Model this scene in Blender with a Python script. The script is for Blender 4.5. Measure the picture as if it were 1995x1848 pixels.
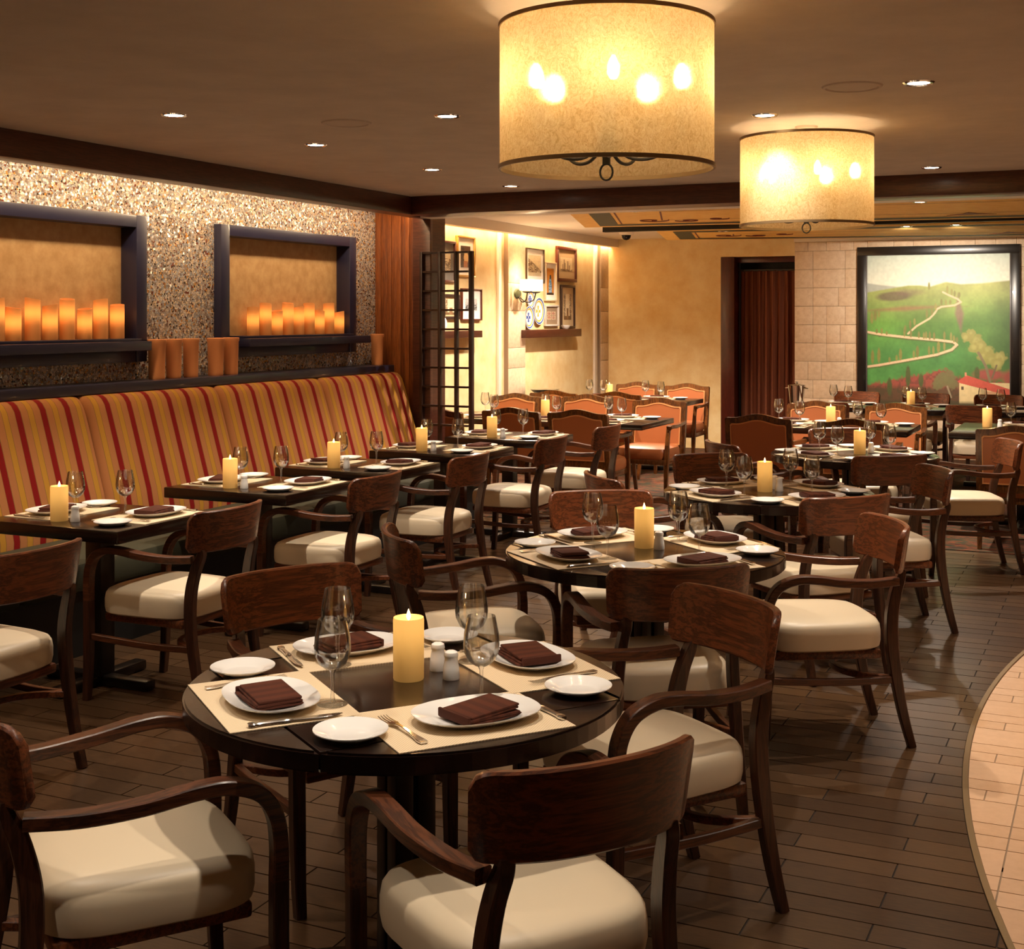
import bpy, bmesh, math, random
import numpy as np
from mathutils import Vector, Matrix
random.seed(7)
for o in list(bpy.data.objects): bpy.data.objects.remove(o, do_unlink=True)
SC = bpy.context.scene
COL = SC.collection
PI = math.pi

# ------------------------------------------------------------------ camera, world, exposure
FPX, HORIZON, CX, CAMH = 2560.0, 616.0, 997.5, 1.64
YAW = math.atan(1187.5 / FPX)
cam_d = bpy.data.cameras.new('camera'); cam = bpy.data.objects.new('camera', cam_d); COL.objects.link(cam)
cam_d.sensor_width = 36.0; cam_d.lens = FPX / 1995 * 36.0
cam_d.shift_y = -(924 - HORIZON) / 1995
cam_d.clip_start = 0.05; cam_d.clip_end = 60
cam.location = (0, 0, CAMH); cam.rotation_euler = (PI / 2, 0, YAW)
SC.camera = cam
W = bpy.data.worlds.new('world'); SC.world = W; W.use_nodes = True
W.node_tree.nodes['Background'].inputs[0].default_value = (1.0, 0.78, 0.55, 1)
W.node_tree.nodes['Background'].inputs[1].default_value = 0.05
SC.view_settings.view_transform = 'Standard'; SC.view_settings.look = 'None'
SC.view_settings.gamma = 1.0; SC.view_settings.use_curve_mapping = False
SC.view_settings.exposure = 0.0
WARM = (1.0, 0.72, 0.42)
WARM2 = (1.0, 0.85, 0.69)

c_, s_ = math.cos(YAW), math.sin(YAW)
def at(px, py, z=0.0):
    d = FPX * (CAMH - z) / (py - HORIZON); x = (px - CX) / FPX * d
    return (x * c_ - d * s_, x * s_ + d * c_, z)

# ------------------------------------------------------------------ materials
def srgb(r, g, b):
    f = lambda v: v / 12.92 if v <= 0.04045 else ((v + 0.055) / 1.055) ** 2.4
    return (f(r / 255), f(g / 255), f(b / 255), 1)
MATS = {}
def newmat(name):
    m = bpy.data.materials.new(name); m.use_nodes = True; MATS[name] = m
    nt = m.node_tree; return m, nt, nt.nodes['Principled BSDF']
def setp(b, **k):
    for key, v in k.items():
        n = {'rough': 'Roughness', 'metal': 'Metallic', 'spec': 'Specular IOR Level', 'coat': 'Coat Weight', 'coatr': 'Coat Roughness',
             'sheen': 'Sheen Weight', 'sss': 'Subsurface Weight', 'trans': 'Transmission Weight'}[key]
        b.inputs[n].default_value = v
def plain(name, col, **k):
    m, nt, b = newmat(name); b.inputs['Base Color'].default_value = col; setp(b, **k); return m
def N(nt, t, **k):
    n = nt.nodes.new(t)
    for a, v in k.items(): setattr(n, a, v)
    return n
def ramp(nt, stops, interp='LINEAR'):
    r = N(nt, 'ShaderNodeValToRGB'); e = r.color_ramp.elements; r.color_ramp.interpolation = interp
    while len(e) < len(stops): e.new(0.5)
    for i, (p, c) in enumerate(stops): e[i].position = p; e[i].color = c
    return r
def coords(nt, scale=(1, 1, 1), kind='Object'):
    t = N(nt, 'ShaderNodeTexCoord'); mp = N(nt, 'ShaderNodeMapping'); mp.inputs['Scale'].default_value = scale
    nt.links.new(t.outputs[kind], mp.inputs['Vector']); return mp.outputs[0]
def bump(nt, b, h, strength=0.2, dist=0.002):
    bp = N(nt, 'ShaderNodeBump'); bp.inputs['Strength'].default_value = strength; bp.inputs['Distance'].default_value = dist
    nt.links.new(h, bp.inputs['Height']); nt.links.new(bp.outputs[0], b.inputs['Normal'])
def wood(name, dark, light, scale, rough=0.36, coat=0.12, vary=0.25):
    m, nt, b = newmat(name); v = coords(nt, scale)
    oi = N(nt, 'ShaderNodeObjectInfo')
    add = N(nt, 'ShaderNodeVectorMath', operation='ADD'); nt.links.new(v, add.inputs[0])
    sc = N(nt, 'ShaderNodeVectorMath', operation='SCALE'); sc.inputs[3].default_value = 9.0
    cmb = N(nt, 'ShaderNodeCombineXYZ')
    for i in range(3): nt.links.new(oi.outputs['Random'], cmb.inputs[i])
    nt.links.new(cmb.outputs[0], sc.inputs[0]); nt.links.new(sc.outputs[0], add.inputs[1])
    n1 = N(nt, 'ShaderNodeTexNoise'); n1.inputs['Scale'].default_value = 1.0; n1.inputs['Detail'].default_value = 5; n1.inputs['Roughness'].default_value = 0.65
    n1.inputs['Distortion'].default_value = 0.15
    nt.links.new(add.outputs[0], n1.inputs['Vector'])
    mul = N(nt, 'ShaderNodeMath', operation='MULTIPLY'); mul.inputs[1].default_value = 5.5; nt.links.new(n1.outputs['Fac'], mul.inputs[0])
    fr = N(nt, 'ShaderNodeMath', operation='PINGPONG'); fr.inputs[1].default_value = 0.5; nt.links.new(mul.outputs[0], fr.inputs[0])
    m2 = N(nt, 'ShaderNodeMath', operation='MULTIPLY_ADD'); m2.inputs[1].default_value = 1.1; nt.links.new(fr.outputs[0], m2.inputs[0])
    va = N(nt, 'ShaderNodeMath', operation='MULTIPLY_ADD'); va.inputs[1].default_value = vary; va.inputs[2].default_value = -vary / 2 + 0.1
    nt.links.new(oi.outputs['Random'], va.inputs[0]); nt.links.new(va.outputs[0], m2.inputs[2])
    r = ramp(nt, [(0.0, dark), (0.8, light)]); nt.links.new(m2.outputs[0], r.inputs[0]); nt.links.new(r.outputs[0], b.inputs['Base Color'])
    setp(b, rough=rough, coat=coat, coatr=0.2); bump(nt, b, fr.outputs[0], 0.12, 0.001); return m
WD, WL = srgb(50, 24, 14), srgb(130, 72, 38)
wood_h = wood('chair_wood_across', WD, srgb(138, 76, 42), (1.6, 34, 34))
wood_v = wood('chair_wood_along', srgb(34, 18, 12), srgb(80, 44, 26), (34, 34, 1.6))  # leg wood: espresso tone, darkened further for the shade low down
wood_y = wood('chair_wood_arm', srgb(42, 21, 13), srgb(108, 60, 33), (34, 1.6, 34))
table_m = wood('table_espresso', srgb(17, 10, 8), srgb(34, 18, 12), (4, 30, 30), 0.2, 0.25)
table_dk = plain('table_base_black', srgb(22, 14, 11), rough=0.3)
beam_m = wood('beam_mahogany', srgb(62, 32, 24), srgb(96, 52, 38), (3, 3, 40), 0.35, 0.1)
panel_m = wood('column_panel_wood', srgb(92, 44, 18), srgb(150, 84, 38), (40, 40, 2.0), 0.35, 0.15, 0.5)
screen_m = wood('screen_dark_wood', srgb(34, 19, 15), srgb(52, 30, 22), (30, 30, 3), 0.35, 0.1)
lea_wood = wood('leather_chair_wood', srgb(62, 32, 12), srgb(116, 68, 26), (20, 20, 5), 0.25, 0.4)
shelf_m = wood('shelf_brown', srgb(62, 28, 14), srgb(84, 40, 22), (20, 3, 20), 0.4, 0.1)
navy = plain('navy_lacquer', srgb(36, 36, 64), rough=0.4, coat=0.2)
cream_leather = plain('cream_vinyl', srgb(226, 208, 178), rough=0.42)
orange_leather = None
m, nt, b = newmat('tan_leather'); v = coords(nt, (60, 60, 60)); n = N(nt, 'ShaderNodeTexVoronoi'); nt.links.new(v, n.inputs['Vector'])
b.inputs['Base Color'].default_value = srgb(164, 94, 52); setp(b, rough=0.36); bump(nt, b, n.outputs[0], 0.06, 0.001); orange_leather = m
porcelain = plain('porcelain', srgb(240, 238, 234), rough=0.12, coat=0.4)
steel = plain('polished_steel', (0.75, 0.73, 0.7, 1), rough=0.14, metal=1.0)
chrome = plain('chrome', (0.8, 0.8, 0.8, 1), rough=0.08, metal=1.0)
iron = plain('black_iron', srgb(32, 30, 26), rough=0.5)
napkin_m = None
m, nt, b = newmat('brown_linen'); v = coords(nt, (1, 1, 1)); wv = N(nt, 'ShaderNodeTexWave'); wv.inputs['Scale'].default_value = 9; wv.inputs['Distortion'].default_value = 0.6
nt.links.new(v, wv.inputs['Vector']); r = ramp(nt, [(0.3, srgb(70, 33, 20)), (0.7, srgb(82, 40, 24))]); nt.links.new(wv.outputs['Fac'], r.inputs[0]); nt.links.new(r.outputs[0], b.inputs['Base Color'])
setp(b, rough=0.85, spec=0.25); napkin_m = m
m, nt, b = newmat('woven_placemat'); v = coords(nt, (1, 1, 1)); ck = N(nt, 'ShaderNodeTexChecker'); ck.inputs['Scale'].default_value = 260
ck.inputs['Color1'].default_value = srgb(232, 211, 178); ck.inputs['Color2'].default_value = srgb(204, 182, 148); nt.links.new(v, ck.inputs['Vector'])
nt.links.new(ck.outputs['Color'], b.inputs['Base Color']); setp(b, rough=0.7); bump(nt, b, ck.outputs['Fac'], 0.3, 0.0008); mat_m = m
# thin drinking glass: clear pane that mirrors at grazing angles
m = bpy.data.materials.new('drinking_glass'); m.use_nodes = True; nt = m.node_tree; nt.nodes.remove(nt.nodes['Principled BSDF']); out = nt.nodes['Material Output']
tr = N(nt, 'ShaderNodeBsdfTransparent'); tr.inputs[0].default_value = (0.97, 0.97, 0.96, 1); gl = N(nt, 'ShaderNodeBsdfGlossy'); gl.inputs['Roughness'].default_value = 0.07
lw = N(nt, 'ShaderNodeLayerWeight'); lw.inputs['Blend'].default_value = 0.22; mx = N(nt, 'ShaderNodeMixShader')
mm = N(nt, 'ShaderNodeMath', operation='MULTIPLY_ADD'); mm.inputs[1].default_value = 0.65; mm.inputs[2].default_value = 0.11; mm.use_clamp = True
nt.links.new(lw.outputs['Fresnel'], mm.inputs[0]); nt.links.new(mm.outputs[0], mx.inputs[0]); nt.links.new(tr.outputs[0], mx.inputs[1]); nt.links.new(gl.outputs[0], mx.inputs[2]); nt.links.new(mx.outputs[0], out.inputs[0])
glass_m = m
def plaster(name, c1, c2, scale=1.3, rough=0.8):
    m, nt, b = newmat(name); v = coords(nt, (scale,) * 3); n = N(nt, 'ShaderNodeTexNoise'); n.inputs['Detail'].default_value = 6; n.inputs['Roughness'].default_value = 0.6
    nt.links.new(v, n.inputs['Vector']); r = ramp(nt, [(0.35, c1), (0.65, c2)]); nt.links.new(n.outputs['Fac'], r.inputs[0]); nt.links.new(r.outputs[0], b.inputs['Base Color']); setp(b, rough=rough); return m
ceil_m = plaster('ceiling_plaster', srgb(182, 166, 150), srgb(194, 177, 160), 0.7)
ceil2_m = plain('ceiling_offwhite', srgb(242, 234, 222), rough=0.8)
yellow_m = plaster('ochre_plaster', srgb(232, 198, 138), srgb(244, 220, 168), 0.9)
niche_m = plaster('niche_plaster', srgb(176, 138, 92), srgb(196, 160, 114), 2.5)
stone_m = plaster('stone_tile', srgb(212, 182, 148), srgb(226, 200, 168), 5.0, 0.55)
white_trim = plain('cream_trim', srgb(232, 220, 204), rough=0.5)
grout_m = plain('tile_grout', srgb(150, 126, 102), rough=0.9)
def flooring(name, c1, c2, rough, sc):
    m, nt, b = newmat(name); v = coords(nt, sc); oi = N(nt, 'ShaderNodeObjectInfo'); g = N(nt, 'ShaderNodeNewGeometry')
    wv_ = N(nt, 'ShaderNodeMapping'); wv_.inputs['Scale'].default_value = sc; nt.links.new(g.outputs['Position'], wv_.inputs['Vector'])
    n = N(nt, 'ShaderNodeTexNoise'); n.inputs['Detail'].default_value = 6; n.inputs['Roughness'].default_value = 0.62; nt.links.new(wv_.outputs[0], n.inputs['Vector'])
    ma = N(nt, 'ShaderNodeMath', operation='MULTIPLY_ADD'); ma.inputs[1].default_value = 0.35; nt.links.new(oi.outputs['Random'], ma.inputs[0]); nt.links.new(n.outputs['Fac'], ma.inputs[2])
    r = ramp(nt, [(0.35, c1), (0.95, c2)]); nt.links.new(ma.outputs[0], r.inputs[0]); nt.links.new(r.outputs[0], b.inputs['Base Color']); setp(b, rough=rough); bump(nt, b, n.outputs['Fac'], 0.06, 0.001); return m
plank_m = flooring('walnut_plank_tile', srgb(54, 37, 24), srgb(92, 67, 44), 0.28, (4, 26, 4))
cream_tile_m = flooring('cream_floor_tile', srgb(208, 166, 128), srgb(224, 184, 148), 0.42, (5, 5, 5))
groutdark = plain('dark_grout', srgb(36, 26, 19), rough=0.9)
brass = plain('aged_brass', srgb(150, 126, 92), rough=0.42, metal=0.7)
# carpet: woven bands of green, orange and brown
m, nt, b = newmat('patterned_carpet'); v = coords(nt, (2.4, 7, 1)); n = N(nt, 'ShaderNodeTexNoise'); n.inputs['Scale'].default_value = 2.2; n.inputs['Detail'].default_value = 4; n.inputs['Distortion'].default_value = 1.5
nt.links.new(v, n.inputs['Vector']); r = ramp(nt, [(0.3, srgb(34, 36, 20)), (0.47, srgb(62, 54, 28)), (0.54, srgb(120, 58, 26)), (0.6, srgb(60, 30, 20)), (0.7, srgb(44, 44, 24))]); nt.links.new(n.outputs['Fac'], r.inputs[0]); nt.links.new(r.outputs[0], b.inputs['Base Color']); setp(b, rough=0.95); carpet_m = m
# mosaic of tiny glass pebbles
m, nt, b = newmat('pebble_mosaic'); v = coords(nt, (1, 1, 1)); vo = N(nt, 'ShaderNodeTexVoronoi'); vo.inputs['Scale'].default_value = 76; vo.inputs['Randomness'].default_value = 0.85
nt.links.new(v, vo.inputs['Vector']); sx = N(nt, 'ShaderNodeSeparateColor'); nt.links.new(vo.outputs['Color'], sx.inputs[0])
r = ramp(nt, [(0.0, srgb(146, 130, 122)), (0.16, srgb(196, 180, 170)), (0.34, srgb(162, 164, 174)), (0.5, srgb(214, 190, 160)), (0.64, srgb(196, 140, 70)), (0.7, srgb(120, 60, 44)), (0.76, srgb(206, 200, 196)), (0.94, srgb(30, 28, 30))], 'CONSTANT'); nt.links.new(sx.outputs[0], r.inputs[0])
ve = N(nt, 'ShaderNodeTexVoronoi'); ve.feature = 'DISTANCE_TO_EDGE'; ve.inputs['Scale'].default_value = 76; ve.inputs['Randomness'].default_value = 0.85; nt.links.new(v, ve.inputs['Vector'])
er = ramp(nt, [(0.02, (0, 0, 0, 1)), (0.09, (1, 1, 1, 1))]); nt.links.new(ve.outputs['Distance'], er.inputs[0])
mc = N(nt, 'ShaderNodeMix', data_type='RGBA'); nt.links.new(er.outputs[0], mc.inputs[0]); mc.inputs[6].default_value = srgb(104, 92, 84); nt.links.new(r.outputs[0], mc.inputs[7]); nt.links.new(mc.outputs[2], b.inputs['Base Color'])
# every pebble is set at a slightly different angle and so catches the light differently
g = N(nt, 'ShaderNodeNewGeometry'); sub = N(nt, 'ShaderNodeVectorMath', operation='SUBTRACT'); sub.inputs[1].default_value = (0.5, 0.5, 0.5); nt.links.new(vo.outputs['Color'], sub.inputs[0])
scv = N(nt, 'ShaderNodeVectorMath', operation='SCALE'); scv.inputs[3].default_value = 0.55; nt.links.new(sub.outputs[0], scv.inputs[0])
addv = N(nt, 'ShaderNodeVectorMath', operation='ADD'); nt.links.new(g.outputs['Normal'], addv.inputs[0]); nt.links.new(scv.outputs[0], addv.inputs[1])
nv = N(nt, 'ShaderNodeVectorMath', operation='NORMALIZE'); nt.links.new(addv.outputs[0], nv.inputs[0]); nt.links.new(nv.outputs[0], b.inputs['Normal']); setp(b, rough=0.16, spec=0.8); mosaic_m = m
# striped banquette cloth: stripes are laid out across one back panel (object Y), they repeat every 0.177 m
m, nt, b = newmat('striped_upholstery'); t = N(nt, 'ShaderNodeTexCoord'); sp = N(nt, 'ShaderNodeSeparateXYZ'); nt.links.new(t.outputs['Object'], sp.inputs[0])
a1 = N(nt, 'ShaderNodeMath', operation='MULTIPLY_ADD'); a1.inputs[1].default_value = 1 / 0.1775; a1.inputs[2].default_value = -0.15 / 0.1775 + 0.1; nt.links.new(sp.outputs[1], a1.inputs[0])
fr = N(nt, 'ShaderNodeMath', operation='FRACT'); nt.links.new(a1.outputs[0], fr.inputs[0])
tan_, gold, red, olive = srgb(188, 124, 76), srgb(198, 144, 54), srgb(140, 22, 20), srgb(134, 104, 58)
r = ramp(nt, [(0.0, red), (0.22, olive), (0.24, tan_), (0.49, olive), (0.505, gold), (0.71, olive), (0.725, tan_), (0.985, olive)], 'CONSTANT'); nt.links.new(fr.outputs[0], r.inputs[0])
wv = N(nt, 'ShaderNodeTexWave'); wv.inputs['Scale'].default_value = 90; wv.bands_direction = 'DIAGONAL'; nt.links.new(t.outputs['Object'], wv.inputs['Vector'])
mxx = N(nt, 'ShaderNodeMix', data_type='RGBA', blend_type='MULTIPLY'); mxx.inputs[0].default_value = 0.22; nt.links.new(r.outputs[0], mxx.inputs[6]); nt.links.new(wv.outputs['Color'], mxx.inputs[7]); nt.links.new(mxx.outputs[2], b.inputs['Base Color'])
setp(b, rough=0.9, spec=0.2); bump(nt, b, wv.outputs['Fac'], 0.1, 0.001); stripe_m = m
seat_green = plain('olive_seat_cloth', srgb(50, 48, 27), rough=0.8)
base_dark = plain('banquette_plinth', srgb(18, 17, 16), rough=0.5)
terracotta = plain('terracotta', srgb(224, 150, 96), rough=0.7)
curtain_m = plain('brown_velvet', srgb(126, 68, 40), rough=0.8)
door_m = wood('door_mahogany', srgb(62, 20, 12), srgb(84, 30, 18), (20, 20, 3), 0.35, 0.2)
black_frame = plain('black_frame', srgb(24, 20, 18), rough=0.28, coat=0.3)
def emis(name, col, strength, base=None):
    m, nt, b = newmat(name); b.inputs['Base Color'].default_value = base or col; b.inputs['Emission Color'].default_value = col; b.inputs['Emission Strength'].default_value = strength; return m
bulb_m = emis('bulb_glow', (1.0, 0.72, 0.4, 1), 175)
down_m = emis('downlight_lens', (1.0, 0.82, 0.6, 1), 25)
led_m = emis('led_tape', (1.0, 0.7, 0.36, 1), 14)
flame_m = emis('candle_flame', (1.0, 0.6, 0.2, 1), 14)
sconce_m = emis('lit_sconce_shade', (1.0, 0.72, 0.38, 1), 3.2, srgb(240, 226, 200))
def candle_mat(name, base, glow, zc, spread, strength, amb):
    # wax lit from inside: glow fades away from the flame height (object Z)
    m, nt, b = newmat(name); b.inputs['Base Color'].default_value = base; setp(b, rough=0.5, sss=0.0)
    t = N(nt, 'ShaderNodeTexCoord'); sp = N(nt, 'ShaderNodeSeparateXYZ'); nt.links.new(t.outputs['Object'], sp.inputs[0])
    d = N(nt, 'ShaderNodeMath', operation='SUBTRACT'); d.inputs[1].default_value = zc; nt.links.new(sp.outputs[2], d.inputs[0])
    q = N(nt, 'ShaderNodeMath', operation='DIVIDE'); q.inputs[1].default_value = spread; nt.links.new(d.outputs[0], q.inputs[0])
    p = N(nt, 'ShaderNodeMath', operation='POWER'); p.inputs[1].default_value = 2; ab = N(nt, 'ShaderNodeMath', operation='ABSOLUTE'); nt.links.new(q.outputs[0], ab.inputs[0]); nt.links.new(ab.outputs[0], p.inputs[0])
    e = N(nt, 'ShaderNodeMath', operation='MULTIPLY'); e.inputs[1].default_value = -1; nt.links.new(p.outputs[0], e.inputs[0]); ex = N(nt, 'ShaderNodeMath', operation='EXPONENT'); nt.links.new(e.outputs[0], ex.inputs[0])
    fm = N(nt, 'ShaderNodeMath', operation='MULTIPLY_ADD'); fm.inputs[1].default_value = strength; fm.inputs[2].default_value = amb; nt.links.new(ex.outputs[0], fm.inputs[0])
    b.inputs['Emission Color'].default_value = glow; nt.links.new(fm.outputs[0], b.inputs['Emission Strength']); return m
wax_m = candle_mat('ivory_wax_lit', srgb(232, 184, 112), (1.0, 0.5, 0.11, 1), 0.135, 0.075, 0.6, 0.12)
ledwax_m = candle_mat('led_wax_glow', srgb(220, 150, 92), (1.0, 0.3, 0.045, 1), 0.0, 0.045, 1.25, 0.06)
# mica shade: fibrous sheet that scatters most light and lets some through softly
m = bpy.data.materials.new('mica_sheet'); m.use_nodes = True; nt = m.node_tree; nt.nodes.remove(nt.nodes['Principled BSDF']); out = nt.nodes['Material Output']
v = coords(nt, (9, 9, 7)); n = N(nt, 'ShaderNodeTexNoise'); n.inputs['Detail'].default_value = 8; n.inputs['Roughness'].default_value = 0.7; n.inputs['Distortion'].default_value = 2.5; nt.links.new(v, n.inputs['Vector'])
v2 = coords(nt, (34, 34, 16)); nb = N(nt, 'ShaderNodeTexNoise'); nb.inputs['Detail'].default_value = 4; nb.inputs['Distortion'].default_value = 3.0; nt.links.new(v2, nb.inputs['Vector'])
fs_ = N(nt, 'ShaderNodeMath', operation='SUBTRACT'); fs_.inputs[1].default_value = 0.5; nt.links.new(nb.outputs['Fac'], fs_.inputs[0]); fa_ = N(nt, 'ShaderNodeMath', operation='ABSOLUTE'); nt.links.new(fs_.outputs[0], fa_.inputs[0])
fr_ = ramp(nt, [(0.0, srgb(196, 160, 104)), (0.022, (1, 1, 1, 1))]); nt.links.new(fa_.outputs[0], fr_.inputs[0])
r0 = ramp(nt, [(0.3, srgb(212, 180, 124)), (0.5, srgb(238, 214, 168)), (0.7, srgb(250, 234, 200))]); nt.links.new(n.outputs['Fac'], r0.inputs[0])
r = N(nt, 'ShaderNodeMix', data_type='RGBA', blend_type='MULTIPLY'); r.inputs[0].default_value = 1.0; nt.links.new(r0.outputs[0], r.inputs[6]); nt.links.new(fr_.outputs[0], r.inputs[7])
class _O: pass
_q = _O(); _q.outputs = [r.outputs[2]]; r = _q
tl = N(nt, 'ShaderNodeBsdfTranslucent'); nt.links.new(r.outputs[0], tl.inputs[0]); df = N(nt, 'ShaderNodeBsdfDiffuse'); nt.links.new(r.outputs[0], df.inputs[0])
rf = N(nt, 'ShaderNodeBsdfRefraction'); rf.inputs['IOR'].default_value = 1.12; rf.inputs['Roughness'].default_value = 0.5; nt.links.new(r.outputs[0], rf.inputs[0])
m1 = N(nt, 'ShaderNodeMixShader'); m1.inputs[0].default_value = 0.38; nt.links.new(tl.outputs[0], m1.inputs[1]); nt.links.new(df.outputs[0], m1.inputs[2])
m2 = N(nt, 'ShaderNodeMixShader'); m2.inputs[0].default_value = 0.4; nt.links.new(m1.outputs[0], m2.inputs[1]); nt.links.new(rf.outputs[0], m2.inputs[2]); nt.links.new(m2.outputs[0], out.inputs[0])
mica_m = m
def attr_mat(name, rough=0.6):
    m, nt, b = newmat(name); a = N(nt, 'ShaderNodeAttribute', attribute_name='paint'); nt.links.new(a.outputs['Color'], b.inputs['Base Color']); setp(b, rough=rough); return m
paint_m = attr_mat('oil_paint', 0.5); print_m = attr_mat('printed_paper', 0.35)

# ------------------------------------------------------------------ geometry helpers
class MB:
    def __init__(s): s.v = []; s.f = []; s.sm = []
    def add(s, vs, fs, smooth=False):
        k = len(s.v); s.v += [tuple(p) for p in vs]; s.f += [tuple(i + k for i in f) for f in fs]; s.sm += [smooth] * len(fs); return s
    def box(s, x0, x1, y0, y1, z0, z1, bev=0.0):
        if bev <= 0:
            vs = [(x, y, z) for z in (z0, z1) for y in (y0, y1) for x in (x0, x1)]
            return s.add(vs, [(0, 2, 3, 1), (4, 5, 7, 6), (0, 1, 5, 4), (2, 6, 7, 3), (0, 4, 6, 2), (1, 3, 7, 5)])
        bm = bmesh.new(); bmesh.ops.create_cube(bm, size=1.0)
        for v in bm.verts: v.co = Vector(((x0 + x1) / 2 + v.co.x * (x1 - x0), (y0 + y1) / 2 + v.co.y * (y1 - y0), (z0 + z1) / 2 + v.co.z * (z1 - z0)))
        bmesh.ops.bevel(bm, geom=bm.edges[:], offset=bev, segments=2, affect='EDGES', profile=0.5)
        bm.verts.index_update(); s.add([v.co for v in bm.verts], [[v.index for v in f.verts] for f in bm.faces]); bm.free(); return s
    def lathe(s, prof, seg=24, ax=1.0, ay=1.0, n=2.0, c=(0, 0, 0), cap0=False, cap1=False, smooth=True):
        vs = []; fs = []
        for (r, z) in prof:
            for k in range(seg):
                a = 2 * PI * k / seg; ca, sa = math.cos(a), math.sin(a)
                x = math.copysign(abs(ca) ** (2 / n), ca); y = math.copysign(abs(sa) ** (2 / n), sa)
                vs.append((c[0] + r * ax * x, c[1] + r * ay * y, c[2] + z))
        for i in range(len(prof) - 1):
            for k in range(seg):
                fs.append((i * seg + k, i * seg + (k + 1) % seg, (i + 1) * seg + (k + 1) % seg, (i + 1) * seg + k))
        s.add(vs, fs, smooth)
        if cap0: s.add(vs[:seg], [tuple(range(seg))[::-1]])
        if cap1: s.add(vs[-seg:], [tuple(range(seg))])
        return s
    def sweep(s, pts, side=(1, 0, 0), sub=6, ch=0.2, smooth=True):
        # pts: (x, y, z, width along side, thickness)
        P = [np.array(p, float) for p in pts]; Q = []
        for i in range(len(P) - 1):
            p0 = P[max(i - 1, 0)]; p1 = P[i]; p2 = P[i + 1]; p3 = P[min(i + 2, len(P) - 1)]
            for k in range(sub):
                u = k / sub; Q.append(0.5 * ((2 * p1) + (-p0 + p2) * u + (2 * p0 - 5 * p1 + 4 * p2 - p3) * u * u + (-p0 + 3 * p1 - 3 * p2 + p3) * u ** 3))
        Q.append(P[-1]); vs = []; fs = []; nq = len(Q)
        for i, q in enumerate(Q):
            t = Vector(Q[min(i + 1, nq - 1)][:3] - Q[max(i - 1, 0)][:3]).normalized(); sd = Vector(side); sd = (sd - t * sd.dot(t)).normalized(); up = t.cross(sd)
            w, h = q[3] / 2, q[4] / 2; k = min(w, h) * ch; o = Vector(q[:3])
            for (a, e) in ((w, h - k), (w - k, h), (-w + k, h), (-w, h - k), (-w, -h + k), (-w + k, -h), (w - k, -h), (w, -h + k)): vs.append(o + sd * a + up * e)
        for i in range(nq - 1):
            for k in range(8): fs.append((i * 8 + k, (i + 1) * 8 + k, (i + 1) * 8 + (k + 1) % 8, i * 8 + (k + 1) % 8))
        fs.append(tuple(range(8))); fs.append(tuple((nq - 1) * 8 + k for k in range(8))[::-1])
        return s.add(vs, fs, smooth)
    def tube(s, pts, r, seg=8, sub=5):
        return s.sweep([(x, y, z, 2 * r, 2 * r) for x, y, z in pts], side=(0.31, 0.77, 0.55), sub=sub, ch=0.6)
    def prism(s, outline, z0, z1, smooth=False):
        n = len(outline); vs = [(x, y, z0) for x, y in outline] + [(x, y, z1) for x, y in outline]
        return s.add(vs, [tuple(range(n))[::-1], tuple(range(n, 2 * n))] + [(k, (k + 1) % n, n + (k + 1) % n, n + k) for k in range(n)], smooth)
    def prism_xz(s, outline, y0, y1):
        n = len(outline); vs = [(x, y0, z) for x, z in outline] + [(x, y1, z) for x, z in outline]
        return s.add(vs, [tuple(range(n)), tuple(range(n, 2 * n))[::-1]] + [(k, n + k, n + (k + 1) % n, (k + 1) % n) for k in range(n)])
    def ring_xz(s, outer, inner, y0, y1):
        n = len(outer); A = [(x, y0, z) for x, z in outer]; B = [(x, y0, z) for x, z in inner]; C = [(x, y1, z) for x, z in outer]; D = [(x, y1, z) for x, z in inner]; fs = []
        for k in range(n):
            j = (k + 1) % n
            fs += [(k, j, n + j, n + k), (2 * n + j, 2 * n + k, 3 * n + k, 3 * n + j), (j, k, 2 * n + k, 2 * n + j), (n + k, n + j, 3 * n + j, 3 * n + k)]
        return s.add(A + B + C + D, fs)
    def mesh(s, name, mat):
        me = bpy.data.meshes.new(name); me.from_pydata(s.v, [], s.f); me.polygons.foreach_set('use_smooth', s.sm)
        bm = bmesh.new(); bm.from_mesh(me); bmesh.ops.recalc_face_normals(bm, faces=bm.faces); bm.to_mesh(me); bm.free()
        me.set_sharp_from_angle(angle=math.radians(38)); me.materials.append(mat); return me
def link(name, data, parent=None, loc=(0, 0, 0), rz=0.0):
    o = bpy.data.objects.new(name, data); COL.objects.link(o); o.location = loc; o.rotation_euler = (0, 0, rz); o.parent = parent; return o
def tag(o, label, cat, group=None):
    o['label'] = label; o['category'] = cat
    if group: o['group'] = group
    return o
def struct(name, mb, mat, parent=None):
    o = link(name, mb.mesh(name, mat), parent)
    if parent is None: o['kind'] = 'structure'
    return o
def thing(name, label, cat, loc=(0, 0, 0), rz=0.0, group=None): return tag(link(name, None, None, loc, rz), label, cat, group)
def build(protos, parent):
    # protos: list of (name, mesh, [children]) sharing mesh data
    for name, me, kids in protos:
        o = link(name, me, parent)
        for kn, km in kids: link(kn, km, o)
def spot(name, parent, loc, aim, power, cone, col=WARM2, blend=0.5, size=0.03):
    L = bpy.data.lights.new(name, 'SPOT'); L.energy = power; L.spot_size = math.radians(cone); L.spot_blend = blend; L.color = col; L.shadow_soft_size = size
    o = bpy.data.objects.new(name, L); COL.objects.link(o); o.location = loc; d = Vector(aim) - Vector(loc)
    o.rotation_euler = d.to_track_quat('-Z', 'Y').to_euler(); return o
def point(name, loc, power, col=WARM, size=0.03):
    L = bpy.data.lights.new(name, 'POINT'); L.energy = power; L.color = col; L.shadow_soft_size = size
    o = bpy.data.objects.new(name, L); COL.objects.link(o); o.location = loc; return o
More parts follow.
